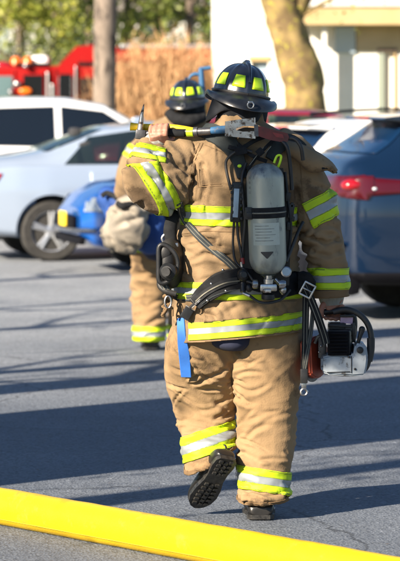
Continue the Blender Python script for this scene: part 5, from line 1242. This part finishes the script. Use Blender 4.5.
# ================================================================= FIRE HOSE
b = MB(); random.seed(2)
def gh(px, py_bottom):
    D = 5616/(py_bottom-86); return V(((px-200)/F_PX*D, D, 0))
hA, hB = gh(0, 523), gh(400, 599); hd_ = hB-hA
h_pts = [hA-hd_*1.9+V((-.9, -.5, 0)), hA-hd_*1.2+V((-.3, -.2, 0)), hA-hd_*.5, hA, hA+hd_*.5, hB, hB+hd_*.5, hB+hd_*1.1+V((.25, .1, 0)), hB+hd_*1.8+V((.8, .4, 0))]
A_ = crom(np.array([list(p) for p in h_pts]), np.linspace(0, len(h_pts)-1, 400)); rh = .079; vs = []; fs = []; ns_ = 40
for i in range(400):
    T = V(A_[min(i+1, 399)]-A_[max(i-1, 0)]).normalized(); sd = T.cross(Z3)
    wob = .0006*math.sin(i*.33)+.0004*math.sin(i*.91)
    for k in range(ns_):
        a = 2*math.pi*k/ns_; x = math.cos(a)*(rh+wob); z = math.sin(a)*(rh*.97+wob)
        z = max(z, -rh*.86); vs.append(V(A_[i])+sd*x+Z3*(z+rh*.86+.001))
for i in range(399):
    for k in range(ns_): k2 = (k+1) % ns_; fs.append((i*ns_+k, i*ns_+k2, (i+1)*ns_+k2, (i+1)*ns_+k))
b.add(vs, fs); hs = b.build('fire_hose', M['hose']); tag(hs, 'fat yellow fire hose lying across the asphalt in the foreground', 'hose')
b = MB()
for ang, rr_ in ((-163, .0035), (-28, .003)):
    pts = []
    for i in range(0, 400, 4):
        T = V(A_[min(i+1, 399)]-A_[max(i-1, 0)]).normalized(); sd = T.cross(Z3); a = R(ang); pts.append(V(A_[i])+sd*(-math.cos(a)*-rh)*1.0+Z3*(max(math.sin(a)*rh*.97, -rh*.86)+rh*.86+.001))
    b.tube(pts, rr_, 6)
b.build('edge_crease', M['hose_line'], hs, base=None)

# ================================================================= BUILDING (right, ~50 m away)
bd = empty('building', (4, 50, 0)); tag(bd, 'bright white single-storey building with a tan porch fascia, behind the lichen-covered tree', 'building')
Yw = 50.0
xl = P(213.5, 60, Yw).x
def wall_box(name, x0, x1, y0, y1, z0, z1, m_, parent=bd, bev=0):
    b = MB(); b.box(((x0+x1)/2, (y0+y1)/2, (z0+z1)/2), (abs(x1-x0), abs(y1-y0), abs(z1-z0)), bev=bev); return b.build(name, M[m_], parent, smooth=False)
def zz(py, Y=Yw): return 1.8-(py-86)/F_PX*Y
def xx(px, Y=Yw): return (px-200)/F_PX*Y
x_s = xx(292)
# projecting wing with a small window opening (252-267, 58-76)
wx0, wx1, wz0, wz1 = xx(251.5), xx(268), zz(79), zz(58)
wall_box('wall', xl, wx0, Yw, Yw+.25, 0, 4.6, 'wall_white'); wall_box('wall', wx1, x_s, Yw, Yw+.25, 0, 4.6, 'wall_white')
wall_box('wall', wx0, wx1, Yw, Yw+.25, 0, wz0, 'wall_white'); wall_box('wall', wx0, wx1, Yw, Yw+.25, wz1, 4.6, 'wall_white')
wall_box('wall', xl, xl+.25, Yw+.25, Yw+6, 0, 4.6, 'wall_white')
w_ = wall_box('window', wx0, wx1, Yw+.10, Yw+.12, wz0, wz1, 'window_pane'); wall_box('lintel', wx0-.04, wx1+.04, Yw-.03, Yw+.1, wz1-.05, wz1+.03, 'wood_trim', w_)
wall_box('frame', wx0, wx0+.03, Yw+.06, Yw+.1, wz0, wz1, 'wood_trim', w_); wall_box('sill', wx0-.03, wx1+.03, Yw-.04, Yw+.1, wz0-.05, wz0, 'wood_trim', w_)
# recessed part under the porch roof
Yr = Yw+.30
wall_box('wall', x_s, xx(378, Yr), Yr, Yr+.25, 0, 3.3, 'wall_white')
wall_box('wall', xx(398.5, Yr), 14, Yr, Yr+.25, 0, 3.3, 'wall_white')
wall_box('wall', xx(378, Yr), xx(398.5, Yr), Yr, Yr+.25, zz(50, Yr), 3.3, 'wall_white_shaded')
wall_box('wall', xl, 14, Yw+6, Yw+6.25, 0, 4.6, 'wall_white'); wall_box('wall', 14, 14.25, Yr, Yw+6.25, 0, 3.3, 'wall_white')
# white upper wall painted tan for the porch roof's shade; grey-blue panel
wall_box('upper_wall_shade', xx(356, Yr), 14, Yr-.05, Yr-.002, zz(51, Yr), 3.0, 'wall_white_shaded')
lv = wall_box('blue_panel', xx(335, Yr), xx(355, Yr), Yr-.06, Yr-.004, zz(53, Yr), zz(27, Yr), 'window_pane')
dr = wall_box('door', xx(384, Yr), xx(394, Yr), Yr+.06, Yr+.10, .05, zz(52, Yr), 'curtain')
wall_box('frame', xx(378.5, Yr), xx(384, Yr), Yr-.03, Yr+.08, 0, zz(51, Yr), 'frame_green', dr); wall_box('frame', xx(394, Yr), xx(396.2, Yr), Yr-.03, Yr+.08, 0, zz(51, Yr), 'wood_trim', dr)
wall_box('lintel', xx(377, Yr), xx(397, Yr), Yr-.06, Yr+.02, zz(52, Yr), zz(48, Yr), 'bark_dark', dr); wall_box('side_light', xx(396.2, Yr), xx(398.5, Yr), Yr+.03, Yr+.08, .4, zz(52, Yr), 'window_pane', dr)
wall_box('pillar', xx(322), xx(326), Yw-.15, Yw+.05, 0, zz(25), 'wall_white')
# porch roof and fascia
wall_box('fascia', xx(296), 14.4, Yw-.32, Yw-.26, zz(25), zz(5), 'fascia'); wall_box('soffit', xx(296), 14.4, Yw-.26, Yr, zz(24), zz(22.5), 'fascia')
b = MB(); x0_ = xx(296); b.add([(x0_, Yw-.36, zz(5)+.02), (14.4, Yw-.36, zz(5)+.02), (14.4, Yw+3.2, 4.4), (x0_, Yw+3.2, 4.4), (x0_, Yw-.36, zz(5)-.03), (14.4, Yw-.36, zz(5)-.03), (14.4, Yw+3.2, 4.3), (x0_, Yw+3.2, 4.3)], [(0, 1, 2, 3), (7, 6, 5, 4), (0, 4, 5, 1), (1, 5, 6, 2), (2, 6, 7, 3), (3, 7, 4, 0)])
mat('roof_pale', (.62, .60, .56), .7, 0, (.55, .53, .5), 6); b.build('porch_roof', M['roof_pale'], bd, smooth=False)
b = MB(); b.add([(xl-.3, Yw-.3, 4.55), (14.5, Yw-.3, 4.55), (14.5, Yw+6.5, 4.55), (xl-.3, Yw+6.5, 4.55), (xl-.3, Yw+3, 6.2), (14.5, Yw+3, 6.2)], [(0, 1, 5, 4), (3, 4, 5, 2), (0, 4, 3), (1, 2, 5), (0, 3, 2, 1)]); b.build('roof', M['shingle'], bd, smooth=False)

# ================================================================= FIRE ENGINE (left, ~60 m away)
YT = 60.0; fe = empty('fire_engine', (xx(60, YT), YT+1.2, 0)); tag(fe, 'red fire engine with orange and white beacons, beyond the parked cars', 'fire engine')
def fx(px): return xx(px, YT)
def fz(py): return zz(py, YT)
def tb_(name, p0, p1, q0, q1, y0, y1, m_, parent=fe, bev=.02): return wall_box(name, fx(p0), fx(p1), YT+y0, YT+y1, fz(q1), fz(q0), m_, parent, bev)
tb_('cab', -12, 55, 66, 150, 0, 2.4, 'fire_red', bev=.06)
b = MB(); poly = [(fx(49), fz(150)), (fx(49), fz(66)), (fx(58), fz(66)), (fx(76), fz(46.5)), (fx(96), fz(44.5)), (fx(118), fz(47)), (fx(118), fz(150))]
b.prism([(x, z) for x, z in poly], 2.4, Matrix.Translation((0, YT+1.2, 0))); b.build('crew_cab', M['fire_red'], fe, smooth=False)
tb_('body', 118.5, 330, 50, 150, 0, 2.4, 'fire_red', bev=.04)
tb_('windscreen', -9, 13, 76, 108, -.02, 2.3, 'clear_glass'); tb_('windscreen_pillar', 13.2, 15, 70, 108, -.03, .04, 'fire_red')
d_ = tb_('door', 21, 45, 72, 145, -.04, .0, 'fire_red'); tb_('window', 23.5, 43, 75, 99, -.06, -.035, 'dark_window', d_, .005); tb_('handle', 25, 29, 102, 104, -.1, -.05, 'chrome', d_, .005)
d_ = tb_('door', 57, 74, 74, 145, -.04, .0, 'fire_red'); tb_('window', 59.5, 71, 74, 99, -.06, -.035, 'dark_window', d_, .005); tb_('window_trim', 58.4, 59.4, 77, 97, -.07, -.035, 'chrome', d_, .002); tb_('window_trim', 71.2, 72.2, 77, 97, -.07, -.035, 'chrome', d_, .002)
tb_('grab_rail', 46.5, 48.5, 72, 130, -.10, -.03, 'alloy'); tb_('grab_rail', 51, 53.5, 84, 140, -.08, -.01, 'alloy'); tb_('grab_rail', 74.8, 76.5, 66, 120, -.08, -.01, 'alloy')
tb_('cab_gap', 55.5, 57, 70, 140, -.03, -.005, 'trim_black'); tb_('roof_line', 15, 49, 63, 66, -.05, .3, 'trim_black'); tb_('equipment_bay', 80, 94, 78, 130, -.03, -.0, 'trim_black'); tb_('side_stripe', 78, 330, 62, 66, -.02, -.001, 'trim_black')
tb_('light_bar', 30, 47, 55, 66, .4, 1.6, 'white_gloss', bev=.08)
for x, y in ((15, 60), (27, 60)):
    b = MB(); b.lathe([(.11, 0), (.10, .10), (.07, .15), (.01, .17)], (fx(x), YT+.35, fz(y+5)), (0, 0, 1), 20); b.build('beacon', M['beacon_orange'], fe)
b = MB(); b.ell((fx(2), YT+.3, fz(66)), (.22, .2, .1)); b.build('beacon', M['lens_red'], fe)
for x, y, r_ in ((26, 66, .06), (17.5, 84, .08), (11, 92, .06)):
    b = MB(); b.ell((fx(x), YT-.12, fz(y)), (r_, .08, r_)); b.build('spot_lamp', M['chrome'], fe)
b = MB(); b.ell((fx(25.5), YT-.1, fz(91)), (.13, .05, .07)); b.build('side_marker', M['beacon_orange'], fe)
tb_('ladder_rack', 120, 330, 44, 48, .5, 1.6, 'alloy'); tb_('roof_box', 88, 112, 41, 45, .4, 1.8, 'trim_black')
for wx_ in (fx(5), fx(150), fx(210)):
    w = empty('wheel'); w.parent = fe; w.matrix_parent_inverse = Matrix.Translation(-org[fe])
    for yy_ in (YT+.12, YT+2.28):
        b = MB(); b.lathe([(.3, -.13), (.5, -.15), (.52, 0), (.5, .13), (.3, .14)], (wx_, yy_, .52), (0, -1, 0), 32); b.build('tyre', M['tyre'], w)
        b = MB(); b.lathe([(.3, -.1), (.3, .1), (.12, .04), (.1, .14), (.01, .15)], (wx_, yy_, .52), (0, -1 if yy_ < YT+1 else 1, 0), 24); b.build('rim', M['alloy'], w)

# ================================================================= TREES
def leaf_quads(centres, size, rs, flat=.5, droop=0):
    n = len(centres); a = rs.normal(size=(n, 3)); a /= np.linalg.norm(a, axis=1)[:, None]; b_ = rs.normal(size=(n, 3)); b_ -= a*(a*b_).sum(1)[:, None]; b_ /= np.linalg.norm(b_, axis=1)[:, None]
    s = size*rs.uniform(.6, 1.3, n)[:, None]; vs = np.stack([centres-a*s, centres-b_*s*flat, centres+a*s, centres+b_*s*flat], 1).reshape(-1, 3)
    me = bpy.data.meshes.new('crown'); me.vertices.add(n*4); me.vertices.foreach_set('co', vs.ravel()); me.loops.add(n*4); me.loops.foreach_set('vertex_index', np.arange(n*4)); me.polygons.add(n); me.polygons.foreach_set('loop_start', np.arange(0, n*4, 4)); me.polygons.foreach_set('loop_total', [4]*n); me.update(calc_edges=True); return me
rs = np.random.RandomState(31); n = 170; yy = rs.uniform(11.6, 30, n)
lm_ = leaf_quads(np.stack([rs.uniform(-.08, .08, n)*yy, yy, np.zeros(n)], 1), .014, rs, .5); v, _n = get_vn(lm_); v[:, 2] = .004+np.abs(v[:, 2])*.25; set_v(lm_, v)
lt_ = put('leaf_litter', lm_, M['bark_dark'], smooth=False); tag(lt_, 'scattered dry leaf fragments and grit on the asphalt', 'leaf litter', kind='stuff')
def grow(base, height, r0, rs, nlimb=9, spread=1.6, first=.3, lean=(0, 0), up=.6, sub=2, droop=0):
    """trunk + limbs as one mesh; returns MB and twig end points"""
    mb = MB(); pts = []; n = 7
    for i in range(n):
        k = i/(n-1); pts.append(V((base[0]+lean[0]*k+rs.normal()*.05*height*.15*(k > 0), base[1]+lean[1]*k+rs.normal()*.05*height*.15*(k > 0), base[2]-.1*(i == 0)+height*k)))
    mb.tube(pts, [r0*(1.25 if i == 0 else 1-.85*i/(n-1)) for i in range(n)], 12, sub=3)
    ends = []
    A = np.array([list(p) for p in pts])
    for j in range(nlimb):
        k = first+(1-first)*(j+.5)/nlimb; c = V(crom(A, [k*(n-1)])[0]); a = j*2.4+rs.uniform(0, .8); ln = spread*(1.15-.6*k)*rs.uniform(.8, 1.2)
        d = V((math.cos(a), math.sin(a), up+rs.uniform(-.2, .3))).normalized(); p1 = c+d*ln*.5+V((0, 0, rs.uniform(-.05, .1))); p2_ = c+d*ln+V((0, 0, .15*ln-droop*ln))
        r1 = r0*(1-.8*k)*.5; mb.tube([c, p1, p2_], [r1, r1*.6, r1*.2], 7, sub=3); ends += [p1, p2_, p1.lerp(p2_, .5)]
        for q in range(sub):
            t = rs.uniform(.35, .9); s = c.lerp(p2_, t); dd = (d+V(rs.normal(size=3))*.7).normalized(); e = s+dd*ln*.45; mb.tube([s, s.lerp(e, .5)+V((0, 0, .05)), e], [r1*.4, r1*.25, r1*.1], 5); ends += [e, s.lerp(e, .5)]
    return mb, ends
def tree(name, base, height, r0, leafm, barkm, seed, label, n=5000, size=.10, spread=1.8, cluster=.45, group=None, first=.25, nlimb=12, droop=0, crown2=None):
    rs = np.random.RandomState(seed); t = empty(name, base); tag(t, label, 'tree', group)
    mb, ends = grow(base, height, r0, rs, nlimb, spread, first, droop=droop, sub=3)
    mb.build('trunk', M[barkm], t)
    E = np.array([list(e) for e in ends]); idx = rs.randint(0, len(E), n); keep = rs.uniform(size=len(E)) > .18
    idx = idx[keep[idx]]; c = E[idx]+rs.normal(size=(len(idx), 3))*cluster*np.array([1, 1, .7])*rs.uniform(.3, 1, (len(idx), 1))
    put('crown', leaf_quads(c, size, rs), M[leafm], t, smooth=False); return t
# trunk on the left (x 93-117) with high crown
rs = np.random.RandomState(11)
t1 = empty('street_tree', (xx(104, 43.4), 43.4, 0)); tag(t1, 'tree with a pale straight trunk in front of the fire engine', 'tree', 'trees round the lot')
mb = MB(); tw = .165
mb.tube([V((xx(103, 43.4), 43.4, -.1)), V((xx(104, 43.4), 43.4, .8)), V((xx(104.5, 43.4), 43.4, 1.9)), V((xx(106, 43.4), 43.4, 3.2)), V((xx(108, 43.4), 43.5, 5)), V((xx(110, 43.4), 43.4, 7))], [tw*1.25, tw*1.0, tw*.95, tw*.98, tw*.8, tw*.5], 20, sub=6)
mb.tube([V((xx(105, 43.4), 43.4, 2.9)), V((xx(112, 43.4), 43.3, 3.6)), V((xx(128, 43.4), 43.2, 4.6))], [.06, .05, .03], 8, sub=3)
ends = []
for j in range(12):
    z = 4.2+j*.25; a = j*2.4; c = V((xx(108, 43.4), 43.4, z)); e = c+V((math.cos(a), math.sin(a), .6))*rs.uniform(1.2, 2); mb.tube([c, c.lerp(e, .5)+V((0, 0, .1)), e], [.07, .045, .015], 7, sub=2); ends += [e, c.lerp(e, .6)]
me = mb.mesh(); v, n_ = get_vn(me); set_v(me, v+n_*(.012*fbm(v*np.array([9, 9, 2.5]), 4))[:, None]); put('trunk', me, M['bark_pale'], t1)
E = np.array([list(e) for e in ends]); c = E[rs.randint(0, len(E), 260)]+rs.normal(size=(260, 3))*.5; put('crown', leaf_quads(c, .06, rs), M['leaf_yellow'], t1, smooth=False)
# leaning lichen-covered tree on the right
t2 = empty('lichen_tree', (xx(308, 43), 43, 0)); tag(t2, 'leaning thick tree with yellow lichen on its bark, in front of the white building', 'tree', 'trees round the lot')
mb = MB(); Yt = 43
def tpt(px, py, dy=0): return V((xx(px, Yt), Yt+dy, zz(py, Yt)))
mb.tube([V((xx(309, Yt), Yt, -.1)), V((xx(308, Yt), Yt, .5)), tpt(306, 110), tpt(304, 88), tpt(299, 66), tpt(292, 42), tpt(285, 22), tpt(279, 0), tpt(270, -30), tpt(262, -60)], [.42, .33, .285, .28, .275, .27, .25, .24, .20, .14], 22, sub=6)
mb.tube([tpt(294, 40), tpt(300, 10), tpt(318, -25), tpt(350, -60)], [.10, .09, .07, .03], 10, sub=4)
mb.tube([tpt(300, 70), tpt(311, 62), tpt(316, 84), tpt(314, 110, .02)], [.05, .09, .12, .14], 10, sub=4)
me = mb.mesh(); v, n_ = get_vn(me); set_v(me, v+n_*(.06*fbm(v*np.array([5, 5, 3.5]), 4))[:, None]); put('trunk', me, M['bark_lichen'], t2)
mb = MB(); rs = np.random.RandomState(5); ends = []
for j in range(16):
    c = tpt(300+rs.uniform(-10, 20), 20-j*6); e = c+V((rs.uniform(-.6, 1.6), rs.uniform(-.5, .5), rs.uniform(-.1, .7))); mb.tube([c, c.lerp(e, .5)+V((0, 0, .06)), e], [.022, .014, .005], 6, sub=2); ends += [e, c.lerp(e, .6)]
mb.build('branch', M['bark_lichen'], t2)
E = np.array([list(e) for e in ends]); E = E[E[:, 2] > 2.9]; c = E[rs.randint(0, len(E), 500)]+rs.normal(size=(500, 3))*.22; put('crown', leaf_quads(c, .035, rs), M['leaf_yellow'], t2, smooth=False)
# low shrub at the foot of that tree
def shrub(name, x, y, h, w, m_, seed, label, n=1500, cat='shrub', group=None):
    rs = np.random.RandomState(seed); s = empty(name, (x, y, 0)); tag(s, label, cat, group); mb = MB()
    for k in range(7): a = k*.9; mb.tube([V((x, y, -.05)), V((x+.3*w*math.cos(a)*.5, y+.3*w*math.sin(a)*.5, h*.5)), V((x+.7*w*math.cos(a)*.5, y+.7*w*math.sin(a)*.5, h*.85))], [.03, .02, .008], 6)
    mb.build('stem', M['bark_dark'], s); u = rs.normal(size=(n, 3)); u /= np.linalg.norm(u, axis=1)[:, None]; r_ = rs.uniform(.3, 1, (n, 1))**.6
    put('foliage', leaf_quads(np.array([x, y, h*.55])+u*r_*np.array([w/2, w/2, h*.48])*(1+.15*pnoise(u*3)[:, None]), .05, rs), M[m_], s, smooth=False)
shrub('shrub', xx(284, 46), 46, 1.45, 1.0, 'leaf_yellow', 3, 'low green shrub at the foot of the lichen-covered tree')
# dry, straw-coloured shrubs
rs = np.random.RandomState(21)
for k, (px, Yk, h_) in enumerate(((122, 50, 2.25), (137, 51.5, 2.5), (152, 50, 2.4), (168, 51, 2.6), (184, 50, 2.45), (199, 51.5, 2.45), (212, 52.5, 2.3))):
    x = xx(px, Yk); s = empty('dry_shrub', (x, Yk, 0)); tag(s, ['dry straw-coloured shrub just right of the pale tree trunk', 'orange-tan dry shrub, second from the pale tree trunk', 'tall dry shrub below the red of the fire engine, third from the pale trunk', 'dry shrub left of the further firefighter\'s helmet', 'dry shrub behind the further firefighter\'s helmet', 'dry shrub behind the blue hook', 'dry shrub against the corner of the white building'][k], 'shrub', 'dry shrubs along the lot')
    mb = MB(); n = 620; vs = []; fs = []
    for i in range(n):
        a = rs.uniform(0, 6.28); r0_ = rs.uniform(0, .22); r1_ = rs.uniform(.05, .75); hh = h_*rs.uniform(.5, 1.12)*(1-.2*r1_); b0 = V((x+r0_*math.cos(a), Yk+r0_*math.sin(a), 0)); b1 = V((x+r1_*math.cos(a)*.7, Yk+r1_*math.sin(a)*.5, hh*.6)); b2 = V((x+r1_*math.cos(a)+rs.normal()*.08, Yk+r1_*.6*math.sin(a), hh))
        wv = V((-math.sin(a+rs.uniform(-1, 1)), math.cos(a), 0)).normalized()*.009
        m0 = len(vs); vs += [b0-wv, b0+wv, b1-wv*1.2, b1+wv*1.2, b2]; fs += [(m0, m0+1, m0+3, m0+2), (m0+2, m0+3, m0+4)]
        for q in range(3):
            t = rs.uniform(.1, 1); c0_ = b1.lerp(b2, t); e = c0_+V(rs.normal(size=3)*.10)+V((0, 0, .07)); m0 = len(vs); vs += [c0_-wv*1.4, c0_+wv*1.4, e]; fs += [(m0, m0+1, m0+2)]
    mb.add(vs, fs); mb.build('stems', M['straw'], s, smooth=False, fix=False)
# trees beyond, in the upper left
lab = ['yellow-green tree at the far left behind the fire engine', 'bright tree above the fire engine cab', 'green tree between the cab and the pale trunk', 'dark-leaved tree behind the pale trunk', 'tree just right of the pale trunk', 'green tree above the middle of the dry shrubs', 'tree left of the white building corner', 'dark tree touching the white building corner', 'low dark bush behind the fire engine cab']
TS = [(-12, 70, 7, 'leaf_yellow', 1.9, 5200), (20, 72, 7.5, 'leaf_yellow', 2.0, 5200), (52, 76, 6.5, 'leaf_green', 1.7, 3600), (88, 79, 6.6, 'leaf_green', 1.7, 3400), (124, 73, 7, 'leaf_green', 1.7, 3400), (158, 77, 7.5, 'leaf_yellow', 1.7, 3000), (190, 72, 7, 'leaf_green', 1.6, 3600), (208, 76, 6.8, 'leaf_green', 1.6, 3600)]
for k, (px, Yk, h_, lm, sp, n) in enumerate(TS):
    tree('broadleaf_tree', (xx(px, Yk), Yk, 0), h_, .16, lm, 'bark_dark', 40+k, lab[k], n, .085, sp, .42, 'trees beyond the fire engine', .22, 14, droop=.25)
for k, (px, Yk, h_, w) in enumerate(((30, 67.5, 2.9, 3.2), (75, 68.5, 2.9, 3.0), (120, 68, 2.7, 3.0), (165, 68.5, 2.8, 3.2), (200, 68, 2.9, 3.0))):
    shrub('hedge_bush', xx(px, Yk), Yk, h_, w, 'leaf_green' if k % 2 else 'leaf_dark', 60+k, ['rounded bush behind the fire engine cab', 'bush behind the fire engine left of the pale trunk', 'dark bush behind the fire engine right of the pale trunk', 'bush above the dry shrubs behind the fire engine', 'dark bush behind the fire engine beside the white building'][k], 2600, 'bush', 'bushes behind the fire engine')
# woods closing the view on both sides of the house
rs = np.random.RandomState(77); n = 15000; wx = np.where(rs.uniform(size=n) < .6, rs.uniform(-75, -9, n), rs.uniform(16, 70, n)); wy = 100+rs.uniform(0, 16, n)
wh = 8+2.2*pnoise(np.stack([wx*.16, wy*.05, np.zeros(n)], 1))*3; wz = wh*rs.uniform(0, 1, n)**.8
tag(put('far_woods', leaf_quads(np.stack([wx, wy, wz], 1), .55, rs, .7), M['leaf_green'], smooth=False), 'far mass of woods behind the street on both sides of the pale house', 'woods', kind='stuff')
# pale house far behind
ho = empty('house', (xx(95, 95), 95, 0)); tag(ho, 'pale grey house far behind the trees, left of the white building', 'house')
wall_box('wall', xx(10, 95), xx(200, 95), 95, 103, 0, 4.1, 'house_wall', ho); wall_box('window', xx(70, 95), xx(85, 95), 94.9, 94.99, 2.6, 3.6, 'car_glass', ho); wall_box('window', xx(140, 95), xx(152, 95), 94.9, 94.99, 2.6, 3.6, 'car_glass', ho)
b = MB(); x0_, x1_ = xx(5, 95), xx(205, 95); b.add([(x0_, 94.5, 4.1), (x1_, 94.5, 4.1), (x1_, 103.5, 4.1), (x0_, 103.5, 4.1), (x0_, 99, 6.6), (x1_, 99, 6.6)], [(0, 1, 5, 4), (3, 4, 5, 2), (0, 4, 3), (1, 2, 5), (0, 3, 2, 1)]); b.build('roof', M['shingle'], ho, smooth=False)
w_o = None

# ================================================================= WHAT CASTS THE SHADOWS (left of and behind the camera)
UX, UY = .72, .694; EL = R(27)
def caster(c, x): return (x*UY-c)/UX    # y on shadow line c at x  (c = x*.694 - y*.72)
# box truck added out of view to throw broad shade over the asphalt
bt = empty('added_shade_truck'); tag(bt, 'unseen white box truck added at the left to shade the asphalt', 'truck')
b = MB(); b.box((0, 0, 2.5), (2.36, 4.6, 3.2), bev=.04); b.build('cargo_box', M['white_gloss'], bt)
b = MB(); b.box((0, 0, 0), (2.42, 4.66, .10)); b.v = [(x, y, z+.92) for x, y, z in b.v]; b.build('box_rail', M['alloy'], bt)
b = MB(); b.box((0, -3.3, 1.45), (2.1, 1.7, 1.9), bev=.2); cb_ = b.build('cab', M['white_gloss'], bt)
b = MB(); b.box((0, -4.12, 1.85), (1.8, .08, .75), bev=.03); b.build('windscreen', M['car_glass'], cb_)
for s_ in (-1, 1): b = MB(); b.box((s_*1.05, -3.4, 1.85), (.03, .9, .6), bev=.01); b.build('side_window', M['car_glass'], cb_); b = MB(); b.ell((s_*.8, -4.13, .95), (.14, .05, .1)); b.build('headlight', M['lens_clear'], cb_)
b = MB(); b.box((0, -.8, .68), (1.0, 6.2, .28), bev=.03); b.build('chassis', M['trim_black'], bt)
b = MB(); b.box((0, 2.305, 2.4), (2.1, .03, 2.7), bev=.01); b.build('roller_door', M['alloy'], bt)
for yy_ in (-3.3, 1.3):
    for xx_ in (-.98, .98):
        b = MB(); b.lathe([(.2, -.12), (.42, -.13), (.42, .13), (.2, .12)], (xx_, yy_, .42), (1, 0, 0), 28); b.build('wheel', M['tyre'], bt)
bt.location = (-5.0, caster(-11.92, -5.0), 0); bt.rotation_euler = (0, 0, -math.atan2(UX, UY))
# unseen trees, placed so their trunks and boughs throw the streaks
rs = np.random.RandomState(9)
def streak_tree(c, x, r, h, seed, label, leaves=150, lean=(0, 0)):
    y = caster(c, x); return tree('lot_tree', (x, y, 0), h, r, 'leaf_green', 'bark_dark', seed, label, leaves, .05, 1.5, .35, 'trees left of the lot', .55, 9)
streak_tree(-14.1, -6.6, .46, 7, 72, 'unseen tree, trunk thickened to darken the asphalt')  # this trunk and the next widened so their shade fills one band
streak_tree(-15.0, -7.6, .26, 6, 73, 'second unseen tree, trunk thickened to darken the asphalt')
streak_tree(-17.6, -6.5, .16, 6, 74, 'tree on the left side of the lot near the sedan', 200)
streak_tree(-19.3, -7.5, .12, 6, 75, 'slim tree on the left side of the lot', 150)
streak_tree(-22.0, -7.5, .2, 7, 76, 'tree at the left edge of the lot by the cars', 200)
# evergreen bough added out of view to shade the right arm and the saw
def back(p, d): return p+V((-UX*d, -UY*d, math.tan(EL)*d*1.0))
bo = empty('added_shade_evergreen', (-5.5, 8.66, 0)); tag(bo, 'unseen evergreen added left of the camera to shade the right arm and saw', 'tree', 'trees left of the lot')
mb = MB(); targets = [P(318, y_, 12.93) for y_ in (175, 200, 225, 250, 275, 300, 325, 345)]+[P(300, y_, 12.86) for y_ in (160, 185, 215, 235, 255)]+[P(352, y_, 12.9) for y_ in (310, 325, 340)]+[P(285, y_, 12.86) for y_ in (178, 190, 300, 240)]
D_ = 5.2; cs = [back(t, D_) for t in targets]; mc = sum(cs, V())/len(cs)
mb.tube([V((-5.5, 8.66, -.1)), V((-5.45, 8.7, 3)), V((-5.45, 8.7, 6))], [.24, .18, .04], 12, sub=4)
mb.tube([V((-5.45, 8.7, 4.4)), V((-4.6, 8.9, 4.6)), mc+V((-.1, 0, .75)), mc+V((.25, .2, .35))], [.05, .04, .02, .008], 8, sub=4)
mb.build('trunk', M['bark_dark'], bo)
c = np.concatenate([np.array(list(p))+rs.normal(size=(230, 3))*.06 for p in cs]); u = rs.normal(size=(3500, 3))*np.array([.5, .5, .8])+np.array([-5.45, 8.7, 5.6])
put('crown', leaf_quads(np.concatenate([c, u]), .035, rs, .6), M['leaf_dark'], bo, smooth=False)

# ================================================================= LIGHT, SKY, CAMERA
scn = bpy.context.scene
w = bpy.data.worlds.new('World'); scn.world = w; w.use_nodes = True; nt = w.node_tree; bgn = nt.nodes['Background']
sky = nt.nodes.new('ShaderNodeTexSky'); sky.sky_type = 'NISHITA'; sky.sun_disc = False; sky.sun_elevation = EL
sky.air_density = 1.0; sky.dust_density = .3; sky.ozone_density = 3.5
d = V((UX*math.cos(EL), UY*math.cos(EL), -math.sin(EL))).normalized()
az = math.atan2(-UX, -UY)      # direction to the sun, measured from +y
sky.sun_rotation = az
nt.links.new(sky.outputs[0], bgn.inputs[0]); bgn.inputs[1].default_value = .05
sl = bpy.data.lights.new('sun', 'SUN'); sl.energy = 5; sl.angle = R(.5); sl.color = (1, .87, .70); so_ = bpy.data.objects.new('sun', sl); C.objects.link(so_)
so_.rotation_euler = d.to_track_quat('-Z', 'Y').to_euler(); so_.location = (-10, -10, 12)
cam = bpy.data.cameras.new('camera'); co_ = bpy.data.objects.new('camera', cam); C.objects.link(co_); scn.camera = co_
co_.location = (0, 0, CAM_Z); co_.rotation_euler = (R(90), 0, 0)
cam.sensor_fit = 'VERTICAL'; cam.sensor_height = 36; cam.sensor_width = 36*400/561; cam.lens = 36*F_PX/561; cam.shift_y = -(280.5-HOR)/561
cam.clip_end = 3000; cam.clip_start = .1
cam.dof.use_dof = True; cam.dof.focus_distance = 12.9; cam.dof.aperture_fstop = 6.2
scn.view_settings.view_transform = 'Standard'; scn.view_settings.look = 'None'; scn.view_settings.gamma = 1; scn.view_settings.exposure = 1.62
scn.cycles.use_denoising = True
try: scn.cycles.denoiser = 'OPENIMAGEDENOISE'
except Exception: pass
scn.cycles.max_bounces = 6; scn.cycles.transparent_max_bounces = 6; scn.cycles.caustics_reflective = False; scn.cycles.caustics_refractive = False; scn.cycles.sample_clamp_indirect = 8
